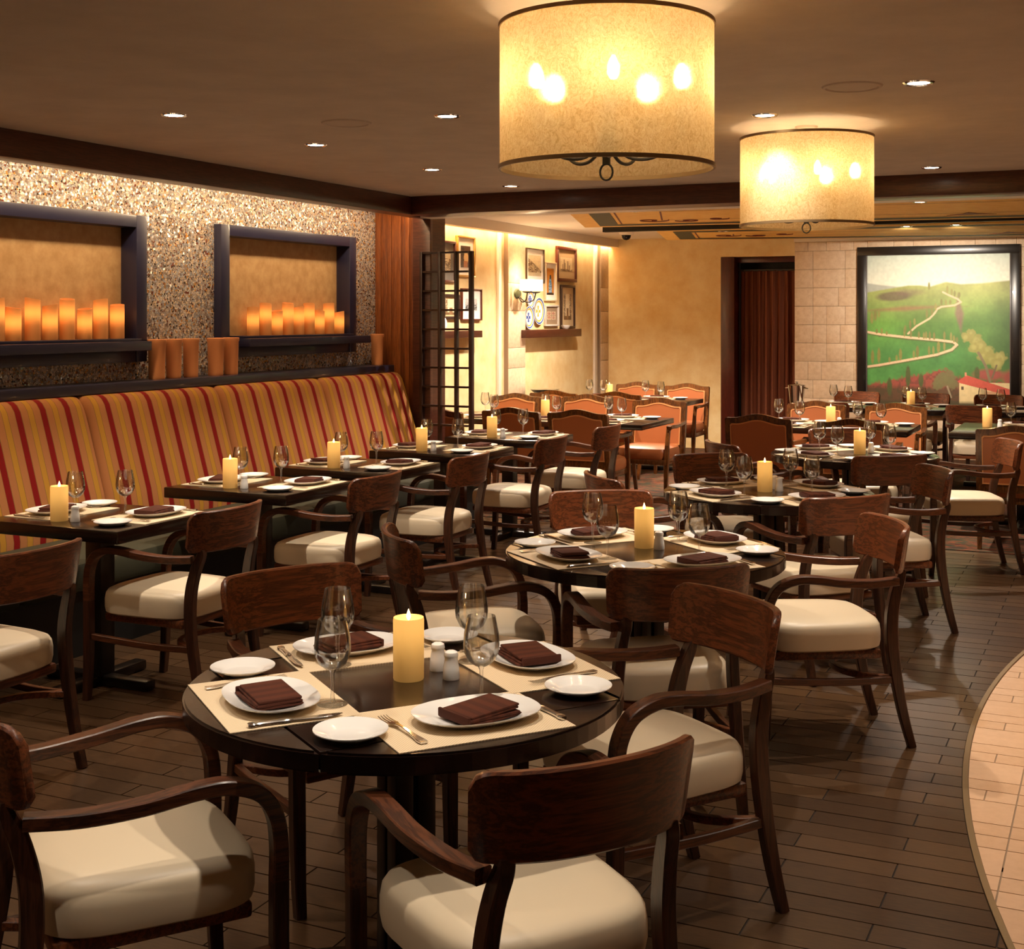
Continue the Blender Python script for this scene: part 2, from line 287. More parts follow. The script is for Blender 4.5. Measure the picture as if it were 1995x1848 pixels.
def area(name, loc, rot, sx, sy, power, col=WARM):
    L = bpy.data.lights.new(name, 'AREA'); L.shape = 'RECTANGLE'; L.size = sx; L.size_y = sy; L.energy = power; L.color = col
    o = bpy.data.objects.new(name, L); COL.objects.link(o); o.location = loc; o.rotation_euler = rot; return o
def atX(px, py, X):
    r = (px - CX) / FPX; d = X / (r * c_ - s_); return (X, d * (r * s_ + c_), CAMH - (py - HORIZON) / FPX * d)
def atY(px, py, Y):
    r = (px - CX) / FPX; d = Y / (r * s_ + c_); return (d * (r * c_ - s_), Y, CAMH - (py - HORIZON) / FPX * d)

# ================================================================== SETTING
ZC, ZB, ZC2 = 2.56, 2.42, 2.62          # ceiling, beam underside, rear ceiling
XR, YB, YF = 3.4, -2.2, 15.8            # right wall, wall behind the camera, far wall
CIRC = (6.697, 5.626, 7.236)            # rim of the round cream floor
fl = struct('floor', MB().box(-6.2, XR, YB, 9.68, -0.1, -0.004), groutdark)
# planks and cream tiles, each a piece of its own; cut along the brass strip
def xb(y): return CIRC[0] - math.sqrt(max(CIRC[2] ** 2 - (y - CIRC[1]) ** 2, 0.0))
def clip(poly, a, b, keep_left):
    # keep the side of line a->b
    res = []; n = len(poly)
    sd = lambda p: ((b[0] - a[0]) * (p[1] - a[1]) - (b[1] - a[1]) * (p[0] - a[0])) * (1 if keep_left else -1)
    for i in range(n):
        p, q = poly[i], poly[(i + 1) % n]; sp, sq = sd(p), sd(q)
        if sp >= 0: res.append(p)
        if sp * sq < 0:
            t = sp / (sp - sq); res.append((p[0] + (q[0] - p[0]) * t, p[1] + (q[1] - p[1]) * t))
    return res
def score(poly):
    x = sum(p[0] for p in poly) / len(poly); y = sum(p[1] for p in poly) / len(poly)
    d = -x * s_ + y * c_; u = x * c_ + y * s_
    if d < 0.5: return 0
    px = CX + FPX * u / d; py = HORIZON + FPX * CAMH / d
    vis = 1 if (-150 < px < 2100 and 900 < py < 1950) else 0
    return vis * (1.0 / d + (0.3 if u > 0.0 else 0.0))
PW, PL, G = 0.1075, 0.626, 0.0025
pieces = []
ky0 = int((YB - 3.522) / PW)
for k in range(ky0, 200):
    y0 = 3.522 + k * PW; y1 = y0 + PW
    if y0 < 0.9: continue
    if y1 > 9.69: break
    off = -0.608 if k % 2 == 0 else -0.921
    for j in range(-9, 6):
        x0 = off + j * PL; x1 = x0 + PL
        if x1 < -5.2 or x0 > XR: continue
        poly = [(x0 + G, y0 + G), (x1 - G, y0 + G), (x1 - G, y1 - G), (x0 + G, y1 - G)]
        if abs(y0 - CIRC[1]) < 6.9 and x1 > xb(y0) - 0.3: poly = clip(poly, (xb(y0) - 0.012, y0), (xb(y1) - 0.012, y1), True)
        if len(poly) >= 3: pieces.append(poly)
pieces.sort(key=score, reverse=True)
rest = MB()
meshcache = {}
for i, poly in enumerate(pieces):
    if i < 300:
        mb = MB(); cx_ = sum(p[0] for p in poly) / len(poly); cy_ = sum(p[1] for p in poly) / len(poly)
        key = tuple((round(p[0] - cx_, 3), round(p[1] - cy_, 3)) for p in poly)
        if key not in meshcache: meshcache[key] = mb.prism([(p[0] - cx_, p[1] - cy_) for p in poly], -0.02, 0.0).mesh('plank', plank_m)
        link('plank', meshcache[key], fl, (cx_, cy_, random.uniform(-0.0006, 0.0004)))
    else: rest.prism(poly, -0.02, 0.0)
o = link('plank_field', rest.mesh('plank_field', plank_m), fl); o['kind'] = 'stuff'
# round cream-tiled floor
arcpts = [(xb(y), y) for y in np.linspace(-1.3, 9.68, 70)]
bed = struct('floor_cream', MB().prism(arcpts + [(XR, 9.68), (XR, -1.3)], -0.02, -0.003), grout_m)
rows = []; y = 3.883 - 0.415 * 8
while y < 9.6:
    rows += [(y, y + 0.104, True), (y + 0.104, y + 0.208, False), (y + 0.208, y + 0.415, False)]; y += 0.415
for (y0, y1, jt) in rows:
    xs = [-0.32 + 0.61 * k for k in range(-1, 7)]
    if jt: xs = sorted(xs + [x - 0.103 for x in xs])
    for a, b2 in zip(xs[:-1], xs[1:]):
        poly = [(a + G, y0 + G), (b2 - G, y0 + G), (b2 - G, y1 - G), (a + G, y1 - G)]
        if y0 < -1.0: continue
        poly = clip(poly, (xb(y0) + 0.012, y0), (xb(y1) + 0.012, y1), False)
        if len(poly) >= 3 and a < 1.6 and 2.4 < y0 < 9.4:
            mb = MB().prism(poly, -0.02, 0.0); link('tile', mb.mesh('tile', cream_tile_m), bed)
rest = MB()
for (y0, y1, jt) in rows:
    if y0 > -1.0: 
        poly = clip([(1.51 if 2.4 < y0 < 9.4 else -0.9, y0 + G), (XR, y0 + G), (XR, y1 - G), (1.51 if 2.4 < y0 < 9.4 else -0.9, y1 - G)], (xb(y0) + 0.012, y0), (xb(y1) + 0.012, y1), False)
        if len(poly) >= 3: rest.prism(poly, -0.02, 0.0)
o = link('tile_field', rest.mesh('tile_field', cream_tile_m), bed); o['kind'] = 'stuff'
mb = MB(); mb.sweep([(x, y, 0.001, 0.02, 0.008) for x, y in arcpts], side=(1, 0, 0), sub=2); struct('trim_1', mb, brass)
struct('floor_carpet', MB().box(-6.2, XR, 9.68, YF + 0.6, -0.05, 0.002), carpet_m)
# ceilings, beams
struct('ceiling', MB().box(-5.75, XR, YB, 9.12, ZC, ZC + 0.15), ceil_m)
struct('ceiling_rear', MB().box(-6.3, XR, 9.12, YF + 0.6, ZC2, ZC2 + 0.1), ceil2_m)
struct('trim_2', MB().box(-5.10, -4.95, YB, 8.98, ZB, ZC, 0.004), beam_m)
struct('trim_3', MB().box(-4.95, XR, 8.83, 9.12, ZB, ZC, 0.004), beam_m)
struct('trim_11', MB().box(-5.10, -5.03, 8.98, 9.3, ZB, ZC2), beam_m)
struct('trim_12', MB().box(-5.03, XR, 9.12, 9.3, ZB, ZC2), white_trim)
# mosaic wall with two niches
N1, N2 = (4.73, 6.45), (7.19, 8.91); ZN0, ZN1 = 1.36, 2.262
mb = MB()
for (a, b2, z0, z1) in ((YB, 9.3, 0, ZN0), (YB, 9.3, ZN1, ZC), (YB, N1[0], ZN0, ZN1), (N1[1], N2[0], ZN0, ZN1), (N2[1], 9.3, ZN0, ZN1)):
    mb.box(-5.76, -5.55, a, b2, z0, z1)
wl = struct('wall_left', mb, mosaic_m)
struct('wall_niche_back', MB().box(-5.70, -5.615, N1[0], N1[1], ZN0, ZN1).box(-5.70, -5.615, N2[0], N2[1], ZN0, ZN1), niche_m)
struct('wall_right', MB().box(XR, XR + 0.1, YB, YF + 0.6, 0, ZC2), yellow_m)
struct('wall_behind', MB().box(-5.76, XR, YB - 0.1, YB, 0, ZC), yellow_m)
# wooden column at the end of the mosaic wall, clad in narrow boards
colm = struct('wall_column', MB().box(-5.6, -5.035, 9.32, 9.55, 0, ZC2), beam_m)
xs = [-5.55, -5.50, -5.443, -5.40, -5.355, -5.31, -5.271, -5.232, -5.19, -5.03]
for i, (a, b2) in enumerate(zip(xs[:-1], xs[1:])):
    mb = MB().box(a + 0.001, b2 - 0.001, 9.3 + (0.004 if i % 2 else 0) - (0.015 if i == 8 else 0), 9.322, 0, ZC - 0.002, 0.0015); link('board', mb.mesh('board', panel_m if i < 8 else beam_m), colm)
struct('wall_return', MB().box(-6.3, -5.6, 9.35, 9.55, 0, ZC2), yellow_m)
# rear room left wall
XL = -6.02
struct('wall_left_rear', MB().box(XL - 0.2, XL, 9.55, YF + 0.2, 0, ZC2), yellow_m)
struct('trim_4', MB().box(-5.93, -5.83, 9.55, YF, 2.52, ZC2), white_trim)   # light cove
def blocks(y0, y1, x0, x1, name):
    p = struct(name, MB().box(x0, x1 - 0.006, y0, y1, 0, 2.56), grout_m)
    z = 0.0; k = 0; hs = [0.42, 0.30, 0.36, 0.22, 0.40, 0.30, 0.56]
    for h in hs:
        link('stone_block', MB().box(x0, x1, y0 + 0.002, y1 - 0.002, z + 0.002, z + h - 0.002, 0.003).mesh('stone_block', stone_m), p); z += h
yp = [atX(p, 600, -5.97)[1] for p in (990, 1023, 1170, 1184)]
blocks(yp[0], yp[1], XL, -5.965, 'wall_pilaster_1'); blocks(yp[2], YF, XL, -5.965, 'wall_pilaster_2')
for k, (a, b2) in enumerate(((967, 972), (985, 989), (1155, 1160), (1165, 1169))):
    struct('trim_%d' % (5 + k), MB().box(XL, XL + 0.03, atX(a, 600, XL)[1], atX(b2, 600, XL)[1], 0, 2.55, 0.004), white_trim)
# far wall: ochre plaster, curtained doorway, stone tiles
D0, D1, DZ = -4.48, -3.57, 2.37
struct('wall_far', MB().box(-6.3, D0, YF, YF + 0.2, 0, ZC2).box(D0, D1, YF, YF + 0.2, DZ, ZC2), yellow_m)
ws = struct('wall_far_stone', MB().box(D1, XR, YF - 0.005, YF + 0.2, 0, ZC2), grout_m)
z = 0.0; r_ = random.Random(3)
while z < 2.5:
    h = 0.22 if z < 2.3 else 2.53 - z; x = D1
    while x < -0.6:
        w = r_.choice((0.16, 0.22, 0.22, 0.3, 0.38)); link('stone_tile', MB().box(x + 0.0015, x + w - 0.0015, YF - 0.018 - r_.uniform(0, 0.004), YF, z + 0.0015, z + h - 0.0015, 0.002).mesh('stone_tile', stone_m), ws); x += w
    z += h
struct('trim_9', MB().box(D1, XR, YF - 0.06, YF, 2.53, ZC2, 0.004), white_trim)
dr = link('door_1', None); dr['kind'] = 'structure'; dr.location = (0, 0, 0)
link('door_frame', MB().box(D0, D0 + 0.17, YF - 0.03, YF + 0.24, 0, DZ, 0.004).box(D0 + 0.17, D1, YF + 0.1, YF + 0.24, DZ - 0.07, DZ, 0.003).mesh('door_frame', door_m), dr)
link('door_recess', MB().box(D0 + 0.1, D1 + 0.1, YF + 0.5, YF + 0.55, 0, DZ + 0.1).mesh('door_recess', base_dark), dr)
mb = MB(); vs = []; fs = []; nn = 90
for i in range(nn + 1):
    x = D0 + 0.19 + (D1 - D0 - 0.15) * i / nn; y = YF + 0.22 + 0.05 * math.sin(i * 0.62) + 0.012 * math.sin(i * 1.7)
    vs += [(x, y, 0.03), (x, y * 0.5 + (YF + 0.22) * 0.5, 2.2)]
for i in range(nn): fs.append((2 * i, 2 * i + 2, 2 * i + 3, 2 * i + 1))
mb.add(vs, fs, True); me = mb.mesh('curtain', curtain_m); cu = tag(link('curtain', me), 'brown velvet curtain hanging in the far doorway', 'curtain')
link('curtain_rod', MB().sweep([(D0 + 0.17, YF + 0.2, 2.21, 0.025, 0.025), (D1 + 0.05, YF + 0.2, 2.21, 0.025, 0.025)], side=(0, 1, 0)).mesh('curtain_rod', iron), cu)
for k in range(7):
    mb = MB(); mb.lathe([(0.02, -0.005), (0.026, 0), (0.02, 0.005)], 12); link('grommet', mb.mesh('grommet', steel), cu, (D0 + 0.23 + k * 0.1, YF + 0.2, 2.2))
# painted ceiling panels of the rear room
gold_m = plaster('painted_gold_panel', srgb(232, 178, 84), srgb(242, 196, 104), 2.0, 0.6); green_band = plain('painted_green_band', srgb(52, 58, 32), rough=0.6); maroon = plain('painted_maroon_line', srgb(110, 44, 26), rough=0.6)
def inset(poly, d):
    n = len(poly); L = []
    for i in range(n):
        p = Vector(poly[i]); q = Vector(poly[(i + 1) % n]); t = (q - p).normalized(); nrm = Vector((-t.y, t.x)); L.append((p + nrm * d, t))
    out = []
    for i in range(n):
        p, t = L[i - 1]; q, u = L[i]; den = t.x * u.y - t.y * u.x; w = q - p; s = (w.x * u.y - w.y * u.x) / den; out.append(tuple(p + t * s))
    return out
def flat_ring(a, b2, z, mat, name, par):
    n = len(a); mb = MB().add([(x, y, z) for x, y in a] + [(x, y, z) for x, y in b2] + [(x, y, z + 0.003) for x, y in a] + [(x, y, z + 0.003) for x, y in b2],
        [(k, (k + 1) % n, n + (k + 1) % n, n + k) for k in range(n)] + [(2 * n + k, 3 * n + k, 3 * n + (k + 1) % n, 2 * n + (k + 1) % n) for k in range(n)])
    return link(name, mb.mesh(name, mat), par)
ZP = 2.5
for i, poly in enumerate(([(-3.98, 9.5), (3.2, 9.9), (3.2, 12.6), (-1.39, 12.22), (-4.72, 11.86)], [(-4.25, 12.6), (3.2, 13.25), (3.2, 15.4), (-1.7, 14.97), (-4.66, 14.2)])):
    p = struct('ceiling_panel_%d' % (i + 1), MB().prism(poly, ZP, ZC2), gold_m)
    flat_ring(inset(poly, 0.16), inset(poly, 0.34), ZP - 0.003, green_band, 'green_border', p)
    flat_ring(inset(poly, 0.37), inset(poly, 0.385), ZP - 0.003, maroon, 'maroon_line', p)
    flat_ring(inset(poly, 0.75), inset(poly, 0.765), ZP - 0.003, maroon, 'maroon_line', p)
    mb = MB(); base = inset(poly, 0.5)[-1]
    for (dx, dy, R, sg) in ((0.25, -0.25, 0.16, 1), (0.55, -0.12, 0.12, -1), (0.85, -0.22, 0.1, 1)):
        mb.tube([(base[0] + dx + sg * R * (1 - a / 9) * math.cos(a), base[1] + dy + R * (1 - a / 9) * math.sin(a), ZP - 0.002) for a in np.linspace(0, 8, 16)], 0.006, sub=2)
    link('scrollwork', mb.mesh('scrollwork', maroon), p)
    mb = MB(); xo, yo = ((-1.15, 11.7) if i == 0 else (-1.05, 14.5))
    mb.prism([(xo - 0.2, yo), (xo + 0.2, yo), (xo + 0.06, yo - 0.12), (xo, yo - 0.26), (xo - 0.06, yo - 0.12)], ZP - 0.003, ZP); link('painted_crest', mb.mesh('painted_crest', maroon), p)
struct('trim_10', MB().box(-4.7, XR, 12.28, 12.36, ZP - 0.02, ZC2), base_dark)  # black bar standing in for the shadow gap between the panels

# ================================================================== LAMPS
def drum_lamp(x, y, label):
    t = thing('drum_pendant_lamp', label, 'lamp', (x, y, ZC), 0, 'drum pendant lamps')
    R, z0, z1 = 0.317, -0.479, -0.06
    sh = link('lamp_shade', MB().lathe([(R, z0), (R, z1)], 72).mesh('lamp_shade', mica_m), t)
    for z in (z0, z1): link('rim', MB().lathe([(R - 0.003, z - 0.006), (R + 0.004, z - 0.006), (R + 0.004, z + 0.006), (R - 0.003, z + 0.006), (R - 0.003, z - 0.006)], 72).mesh('rim', brass), sh)
    link('canopy', MB().lathe([(0.001, -0.014), (0.05, -0.012), (0.055, 0)], 32).mesh('canopy', ceil_m), t)
    st = link('stem', MB().lathe([(0.009, 0), (0.009, -0.36), (0.022, -0.38), (0.026, -0.42), (0.012, -0.45), (0.012, -0.47)], 14).mesh('stem', iron), t)
    mb = MB(); mb.tube([(0.02 * math.cos(a), 0, -0.492 + 0.024 * math.sin(a)) for a in np.linspace(0, 2 * PI, 14)], 0.003, sub=2); link('ring', mb.mesh('ring', iron), st)
    for k in range(5):
        a = math.radians(8 + 72 * k); ca, sa = math.cos(a), math.sin(a); P = lambda r, z: (r * ca, r * sa, z)
        mb = MB(); mb.tube([P(0.02, -0.42), P(0.08, -0.455), P(0.15, -0.45), P(0.2, -0.40), P(0.205, -0.335)], 0.005, sub=5); ar = link('arm', mb.mesh('arm', iron), t)
        c = P(0.205, 0); link('drip_pan', MB().lathe([(0.004, -0.335), (0.034, -0.328), (0.038, -0.32), (0.008, -0.325)], 18, c=(c[0], c[1], 0)).mesh('drip_pan', iron), ar)
        link('candle_sleeve', MB().lathe([(0.012, -0.325), (0.012, -0.255), (0.004, -0.255)], 14, c=(c[0], c[1], 0)).mesh('candle_sleeve', plain('ivory_sleeve', srgb(206, 180, 130), rough=0.6) if 'ivory_sleeve' not in MATS else MATS['ivory_sleeve']), ar)
        link('bulb', MB().lathe([(0.005, -0.255), (0.014, -0.238), (0.013, -0.215), (0.002, -0.19)], 12, c=(c[0], c[1], 0)).mesh('bulb', bulb_m), ar)
drum_lamp(-1.387, 3.656, 'large drum pendant lamp with mica shade, nearest the camera')
drum_lamp(-1.386, 6.38, 'drum pendant lamp with mica shade hanging nearer the dark beam')
DL_ring = MB().lathe([(0.04, 0.012), (0.045, -0.004), (0.056, -0.006), (0.062, 0.0)], 28).mesh('trim_ring', chrome)
DL_lens = MB().lathe([(0.0015, -0.003), (0.043, -0.002)], 20).mesh('lens', down_m)
def downlight(x, y, z, label, power=100, cone=95, sc=1.0, aim=None, blend=0.6):
    t = thing('recessed_downlight', label, 'downlight', (x, y, z), 0, 'recessed ceiling downlights'); t.scale = (sc, sc, 1)
    link('trim_ring', DL_ring, t); link('lens', DL_lens, t)
    spot('downlight_beam', t, (x, y, z - 0.02), aim or (x, y, 0), power, cone, WARM2, blend, 0.025)
for (x, y, lab, pw) in ((-3.93, 4.80, 'recessed downlight over the nearest banquette table', 95), (-3.92, 5.95, 'recessed downlight over the second banquette table', 95),
        (-3.92, 7.26, 'recessed downlight over the third banquette table', 95), (-3.91, 8.41, 'recessed downlight just in front of the beam corner', 95),
        (-2.81, 5.35, 'recessed downlight left of the large drum lamp', 110), (-1.48, 5.94, 'recessed downlight just above the smaller drum lamp', 95),
        (-0.725, 5.37, 'recessed downlight beside the round ceiling speaker on the right', 110), (-1.065, 8.46, 'recessed downlight just before the beam at the right', 120)):
    downlight(x, y, ZC, lab, pw)
for (x, y, lab, pw) in ((-2.8, 2.7, 'added unseen downlight above the front left chair', 55), (-0.7, 2.5, 'added unseen downlight above the aisle', 55),
        (-2.0, 1.2, 'added unseen downlight behind the front table', 40), (-3.92, 3.6, 'added unseen downlight above the leftmost chair', 55),
        (0.6, 4.2, 'added unseen downlight above the cream tiles', 55), (0.6, 6.4, 'added unseen downlight above the far cream tiles', 70)):
    downlight(x, y, ZC, lab, pw)  # added on the unseen ceiling to light the near room and cream floor
downlight(-1.52, 2.62, ZC, 'added unseen downlight brightening the front round table', 75, 62, blend=0.8)  # narrow beam added out of view to brighten the front table
for (x, y, z, lab, pw) in ((-3.615, 10.162, ZP, 'small downlight in the gold panel near its left corner', 260), (-1.375, 10.245, ZP, 'bright starry downlight in the gold panel at right', 280),
        (-5.03, 11.5, ZC2, 'small downlight in the pale ceiling near the picture wall', 150), (-3.648, 12.584 + 0.35, ZP, 'small downlight in the second gold panel', 300),
        (-5.03, 12.75, ZC2, 'dim downlight beside the corner of the first gold panel', 115), (-5.07, 13.5, ZC2, 'dim downlight before the dome camera', 170), (-5.1, 10.77, ZC2, 'dim downlight close to the dark beam', 110)):
    downlight(x, y, z, lab, pw, 135, 0.9)
for (x, lab, ax) in ((-1.86, 'left eyeball spotlight aimed at the landscape painting', -2.3), (-1.41, 'right eyeball spotlight aimed at the landscape painting', -1.5)):
    downlight(x, 12.95, ZP, lab, 330, 60, 0.9, (ax, YF, 1.6), 1.0)
# ceiling speakers, dome camera
for (x, y, lab) in ((-0.978, 5.342, 'round ceiling speaker grille beside the right downlight'), (-3.343, 5.336, 'faint round ceiling speaker grille at upper left')):
    t = thing('ceiling_speaker', lab, 'speaker', (x, y, ZC), 0, 'round ceiling speakers')
    link('grille', MB().lathe([(0.001, -0.006), (0.09, -0.005), (0.1, -0.002)], 40).mesh('grille', ceil_m), t)
    link('rim', MB().lathe([(0.1, -0.002), (0.105, -0.008), (0.115, -0.006), (0.12, 0)], 40).mesh('rim', ceil_m), t)
x, y, _ = at(1220, 458, ZC2 - 0.03)
t = thing('dome_camera', 'black dome security camera on the pale rear ceiling', 'camera', (x, y, ZC2))
link('housing', MB().lathe([(0.06, -0.03), (0.085, -0.025), (0.09, 0)], 28).mesh('housing', white_trim), t)
link('dome', MB().lathe([(0.001, -0.09), (0.03, -0.083), (0.05, -0.062), (0.058, -0.03)], 28).mesh('dome', plain('smoked_dome', srgb(20, 18, 18), rough=0.1)), t)
# hidden light in the coves
o = tag(link('led_strip', MB().box(-5.2, -5.17, YB, 9.25, ZC - 0.03, ZC - 0.02).mesh('led_strip', led_m)), 'warm light strip hidden behind the beam above the mosaic', 'light strip')
area('cove_light', (-5.16, 3.6, ZC - 0.04), (0, math.radians(42), 0), 0.05, 11.2, 70, WARM)
o = tag(link('led_strip', MB().box(-5.97, -5.95, 9.6, YF - 0.05, 2.56, 2.57).mesh('led_strip', led_m)), 'warm light strip in the cove above the pictures', 'light strip')
area('cove_light', (-5.94, 12.7, 2.57), (0, math.radians(30), 0), 0.04, 6.2, 45, WARM)

# ================================================================== BANQUETTE SIDE
for i, (n0, n1) in enumerate((N1, N2)):
    t = thing('niche_frame', ('dark navy frame of the niche cut by the left edge' if i == 0 else 'dark navy frame of the niche next to the wooden column'), 'frame', (0, 0, 0), 0, 'navy niche frames')
    bw = 0.095
    for (a, b2, z0, z1) in ((n0, n0 + bw, ZN0, ZN1), (n1 - bw, n1, ZN0, ZN1), (n0 + bw, n1 - bw, ZN1 - 0.075, ZN1)):
        link('frame_bar', MB().box(-5.615, -5.49, a, b2, z0, z1, 0.003).mesh('frame_bar', navy), t)
    link('apron', MB().box(-5.615, -5.495, n0 + bw, n1 - bw, ZN0, 1.432, 0.003).mesh('apron', navy), t)
    link('shelf', MB().box(-5.615, -5.385, n0 - 0.04 + 0.22 * i, n1 + 0.045 - 0.125 * (1 - i), 1.432, 1.488, 0.003).mesh('shelf', navy), t)
    link('step', MB().box(-5.615, -5.45, n0 + bw + 0.1 * i, n1 - bw, 1.488, 1.505, 0.002).mesh('step', navy), t)
lc = lambda h: MB().lathe([(0.001, -0.085 * 0), (0.043, 0.0)], 20) 
def led_candle(px0, px1, ytop, i, where, nth):
    # wax pillar lit inside, top rim uneven like melted wax
    Y = (atX((px0 + px1) / 2, 600, -5.54)[1]); top = atX(px1, ytop, -5.54)[2] + 0.01; h = top - 1.505; R = 0.0425
    hg = h * (0.66 if h > 0.2 else 0.56)
    mb = MB(); seg = 24; vs = []; fs = []; ph = random.uniform(0, 6)
    for (r, f) in ((0.96, 0), (1, 0.02), (1, 0.5), (1, 1.0), (0.86, 1.0), (0.8, 0.86), (0.02, 0.84)):
        for k in range(seg):
            a = 2 * PI * k / seg; z = f * h + (0.007 * math.sin(a + ph) if f >= 1 else 0); vs.append((R * r * math.cos(a), R * r * math.sin(a), z - hg))
    for q in range(6):
        for k in range(seg): fs.append((q * seg + k, q * seg + (k + 1) % seg, (q + 1) * seg + (k + 1) % seg, (q + 1) * seg + k))
    mb.add(vs, fs, True)
    tag(link('led_pillar_candle', mb.mesh('led_pillar_candle', ledwax_m), None, (-5.54, Y, 1.505 + hg)), '%s glowing pillar candle from the left in the %s niche' % (nth, where), 'candle', 'glowing candles in the niches')
ORD = ['first', 'second', 'third', 'fourth', 'fifth', 'sixth', 'seventh', 'eighth', 'ninth', 'tenth', 'eleventh', 'twelfth']
for i, (a, b2, q) in enumerate([(-22, 8, 586), (10, 42, 603), (47, 80, 585), (80, 115, 598), (115, 147, 586), (150, 180, 605), (180, 212, 587), (213, 244, 597)]): led_candle(a, b2, q, i, 'left', ORD[i])
for i, (a, b2, q) in enumerate([(481, 505, 602), (507, 528, 594), (529, 550, 608), (550, 572, 593), (572, 591, 600), (592, 612, 594), (612, 631, 608), (631, 650, 594), (651, 669, 610)]): led_candle(a, b2, q, i, 'right', ORD[i])
for (y0, y1, z) in ():
    for k in range(4): point('candle_glow', (-5.595, y0 + (y1 - y0) * (k + 0.5) / 4, z + 0.16), 0.4, (1, 0.36, 0.1), 0.05)
tag(link('wall_ledge', MB().box(-5.55, -5.305, YB + 0.05, 9.19, 1.195, 1.25, 0.004).mesh('wall_ledge', navy)), 'long dark navy ledge running along above the striped banquette', 'ledge')
for i, (px0, px1, nth) in enumerate([(286, 320, 'leftmost'), (322, 350, 'second'), (355, 384, 'third'), (401, 435, 'fourth'), (437, 459, 'fifth'), (720, 747, None)]):
    Y = atX((px0 + px1) / 2, 700, -5.43)[1] + 0.012; w = 0.052 + 0.004 * (i in (0, 3))
    mb = MB().lathe([(0.001, 0.0), (w * 0.86, 0.0), (w * 0.9, 0.008), (w * 0.88, 0.02), (w * 0.97, 0.22), (w * 1.05, 0.228), (w * 1.05, 0.246), (w * 0.97, 0.248), (w * 0.9, 0.24), (w * 0.85, 0.03), (0.001, 0.025)], 28)
    tag(link('terracotta_vase', mb.mesh('terracotta_vase', terracotta), None, (-5.43, Y, 1.25)), ('%s terracotta cylinder vase of the five between the niches' % nth) if nth else 'lone terracotta cylinder vase beside the wooden column', 'vase', 'terracotta vases on the ledge')
# striped banquette
bq = thing('banquette', 'long banquette with red and gold striped back and olive seat', 'banquette', (0, 0, 0))
seams = [2.05, 3.255, 4.457, 5.659, 6.862, 8.063, 9.235]
prof = [(-5.5, 0.40), (-5.06, 0.40), (-5.055, 0.50), (-5.085, 0.65), (-5.13, 0.8), (-5.175, 0.95), (-5.215, 1.08), (-5.235, 1.14), (-5.258, 1.172), (-5.282, 1.188), (-5.303, 1.192), (-5.5, 1.19)]
for a, b2 in zip(seams[:-1], seams[1:]):
    mb = MB(); vs = []; fs = []; cols = [0.0, 0.004, 0.012, 0.03, 0.06]; L = b2 - a; ys = cols + list(np.linspace(0.1, L - 0.1, 8)) + [L - c for c in cols[::-1]]; n = len(prof)
    for yy in ys:
        e = min(yy, L - yy); dip = 0.034 * max(0, 1 - e / 0.05) ** 2
        for (x, z) in prof: vs.append((x - (dip if x > -5.45 else 0), yy + (0.0015 if yy == 0 else (-0.0015 if yy == L else 0)), z - (dip * 0.6 if z > 1.1 else 0)))
    for i in range(len(ys) - 1):
        for k in range(n): fs.append((i * n + k, i * n + (k + 1) % n, (i + 1) * n + (k + 1) % n, (i + 1) * n + k))
    mb.add(vs, fs, True); mb.add(vs[:n], [tuple(range(n))]); mb.add(vs[-n:], [tuple(range(n))])
    link('back_panel', mb.mesh('back_panel', stripe_m), bq, (0, a, 0))
    link('seat_cushion', MB().box(-5.1, -4.5, 0.002, L - 0.002, 0.32, 0.465, 0.03).mesh('seat_cushion', seat_green), bq, (0, a, 0))
link('plinth', MB().box(-5.5, -4.56, 2.05, 9.23, 0.0, 0.325).mesh('plinth', base_dark), bq)
# lattice screen
t = thing('lattice_screen', 'tall dark wooden lattice screen attached beside the wooden column', 'screen', (0, 0, 0))
YS = 9.238; X = lambda p: atY(p, 500, YS)[0]
for (a, b2) in ((817, 822), (849.5, 857.5), (881.5, 889.5), (909, 919)):
    w = (X(b2) - X(a)) * (0.62 if a > 830 else 1); link('stile', MB().box(X(b2) - w, X(b2), YS, YS + 0.045, 0.0, 2.155, 0.002).mesh('stile', screen_m), t)
z = 2.147; k = 0
while z > 0.05:
    link('rail', MB().box(X(822), X(910), YS + 0.008, YS + 0.04, z - 0.008, z + 0.008).mesh('rail', screen_m), t); z -= 0.1525

# ================================================================== PICTURES
def painted_mesh(name, w, h, img, mat):
    # flat sheet in local XZ facing -Y, coloured vertex by vertex (img rows from the top, linear rgb)
    nv, nu = img.shape[:2]; xs = np.linspace(-w / 2, w / 2, nu); zs = np.linspace(h, 0, nv)
    vs = [(x, 0.0, z) for z in zs for x in xs]; fs = [(i * nu + j, (i + 1) * nu + j, (i + 1) * nu + j + 1, i * nu + j + 1) for i in range(nv - 1) for j in range(nu - 1)]
    me = bpy.data.meshes.new(name); me.from_pydata(vs, [], fs); a = me.color_attributes.new('paint', 'FLOAT_COLOR', 'POINT')
    a.data.foreach_set('color', np.concatenate([img.reshape(-1, 3), np.ones((nu * nv, 1))], 1).astype(np.float32).ravel()); me.materials.append(mat); return me
S = lambda r, g, b: np.array(srgb(r, g, b)[:3])
def vnoise(nv, nu, cells, seed):
    rg = np.random.RandomState(seed); g = rg.rand(cells + 2, cells + 2); v = np.linspace(0, cells, nv); u = np.linspace(0, cells, nu); vi = v.astype(int); ui = u.astype(int); fv = (v - vi)[:, None]; fu = (u - ui)[None]
    fv = fv * fv * (3 - 2 * fv); fu = fu * fu * (3 - 2 * fu); A = g[np.ix_(vi, ui)]; B = g[np.ix_(vi, ui + 1)]; C = g[np.ix_(vi + 1, ui)]; D = g[np.ix_(vi + 1, ui + 1)]
    return A * (1 - fv) * (1 - fu) + B * (1 - fv) * fu + C * fv * (1 - fu) + D * fv * fu
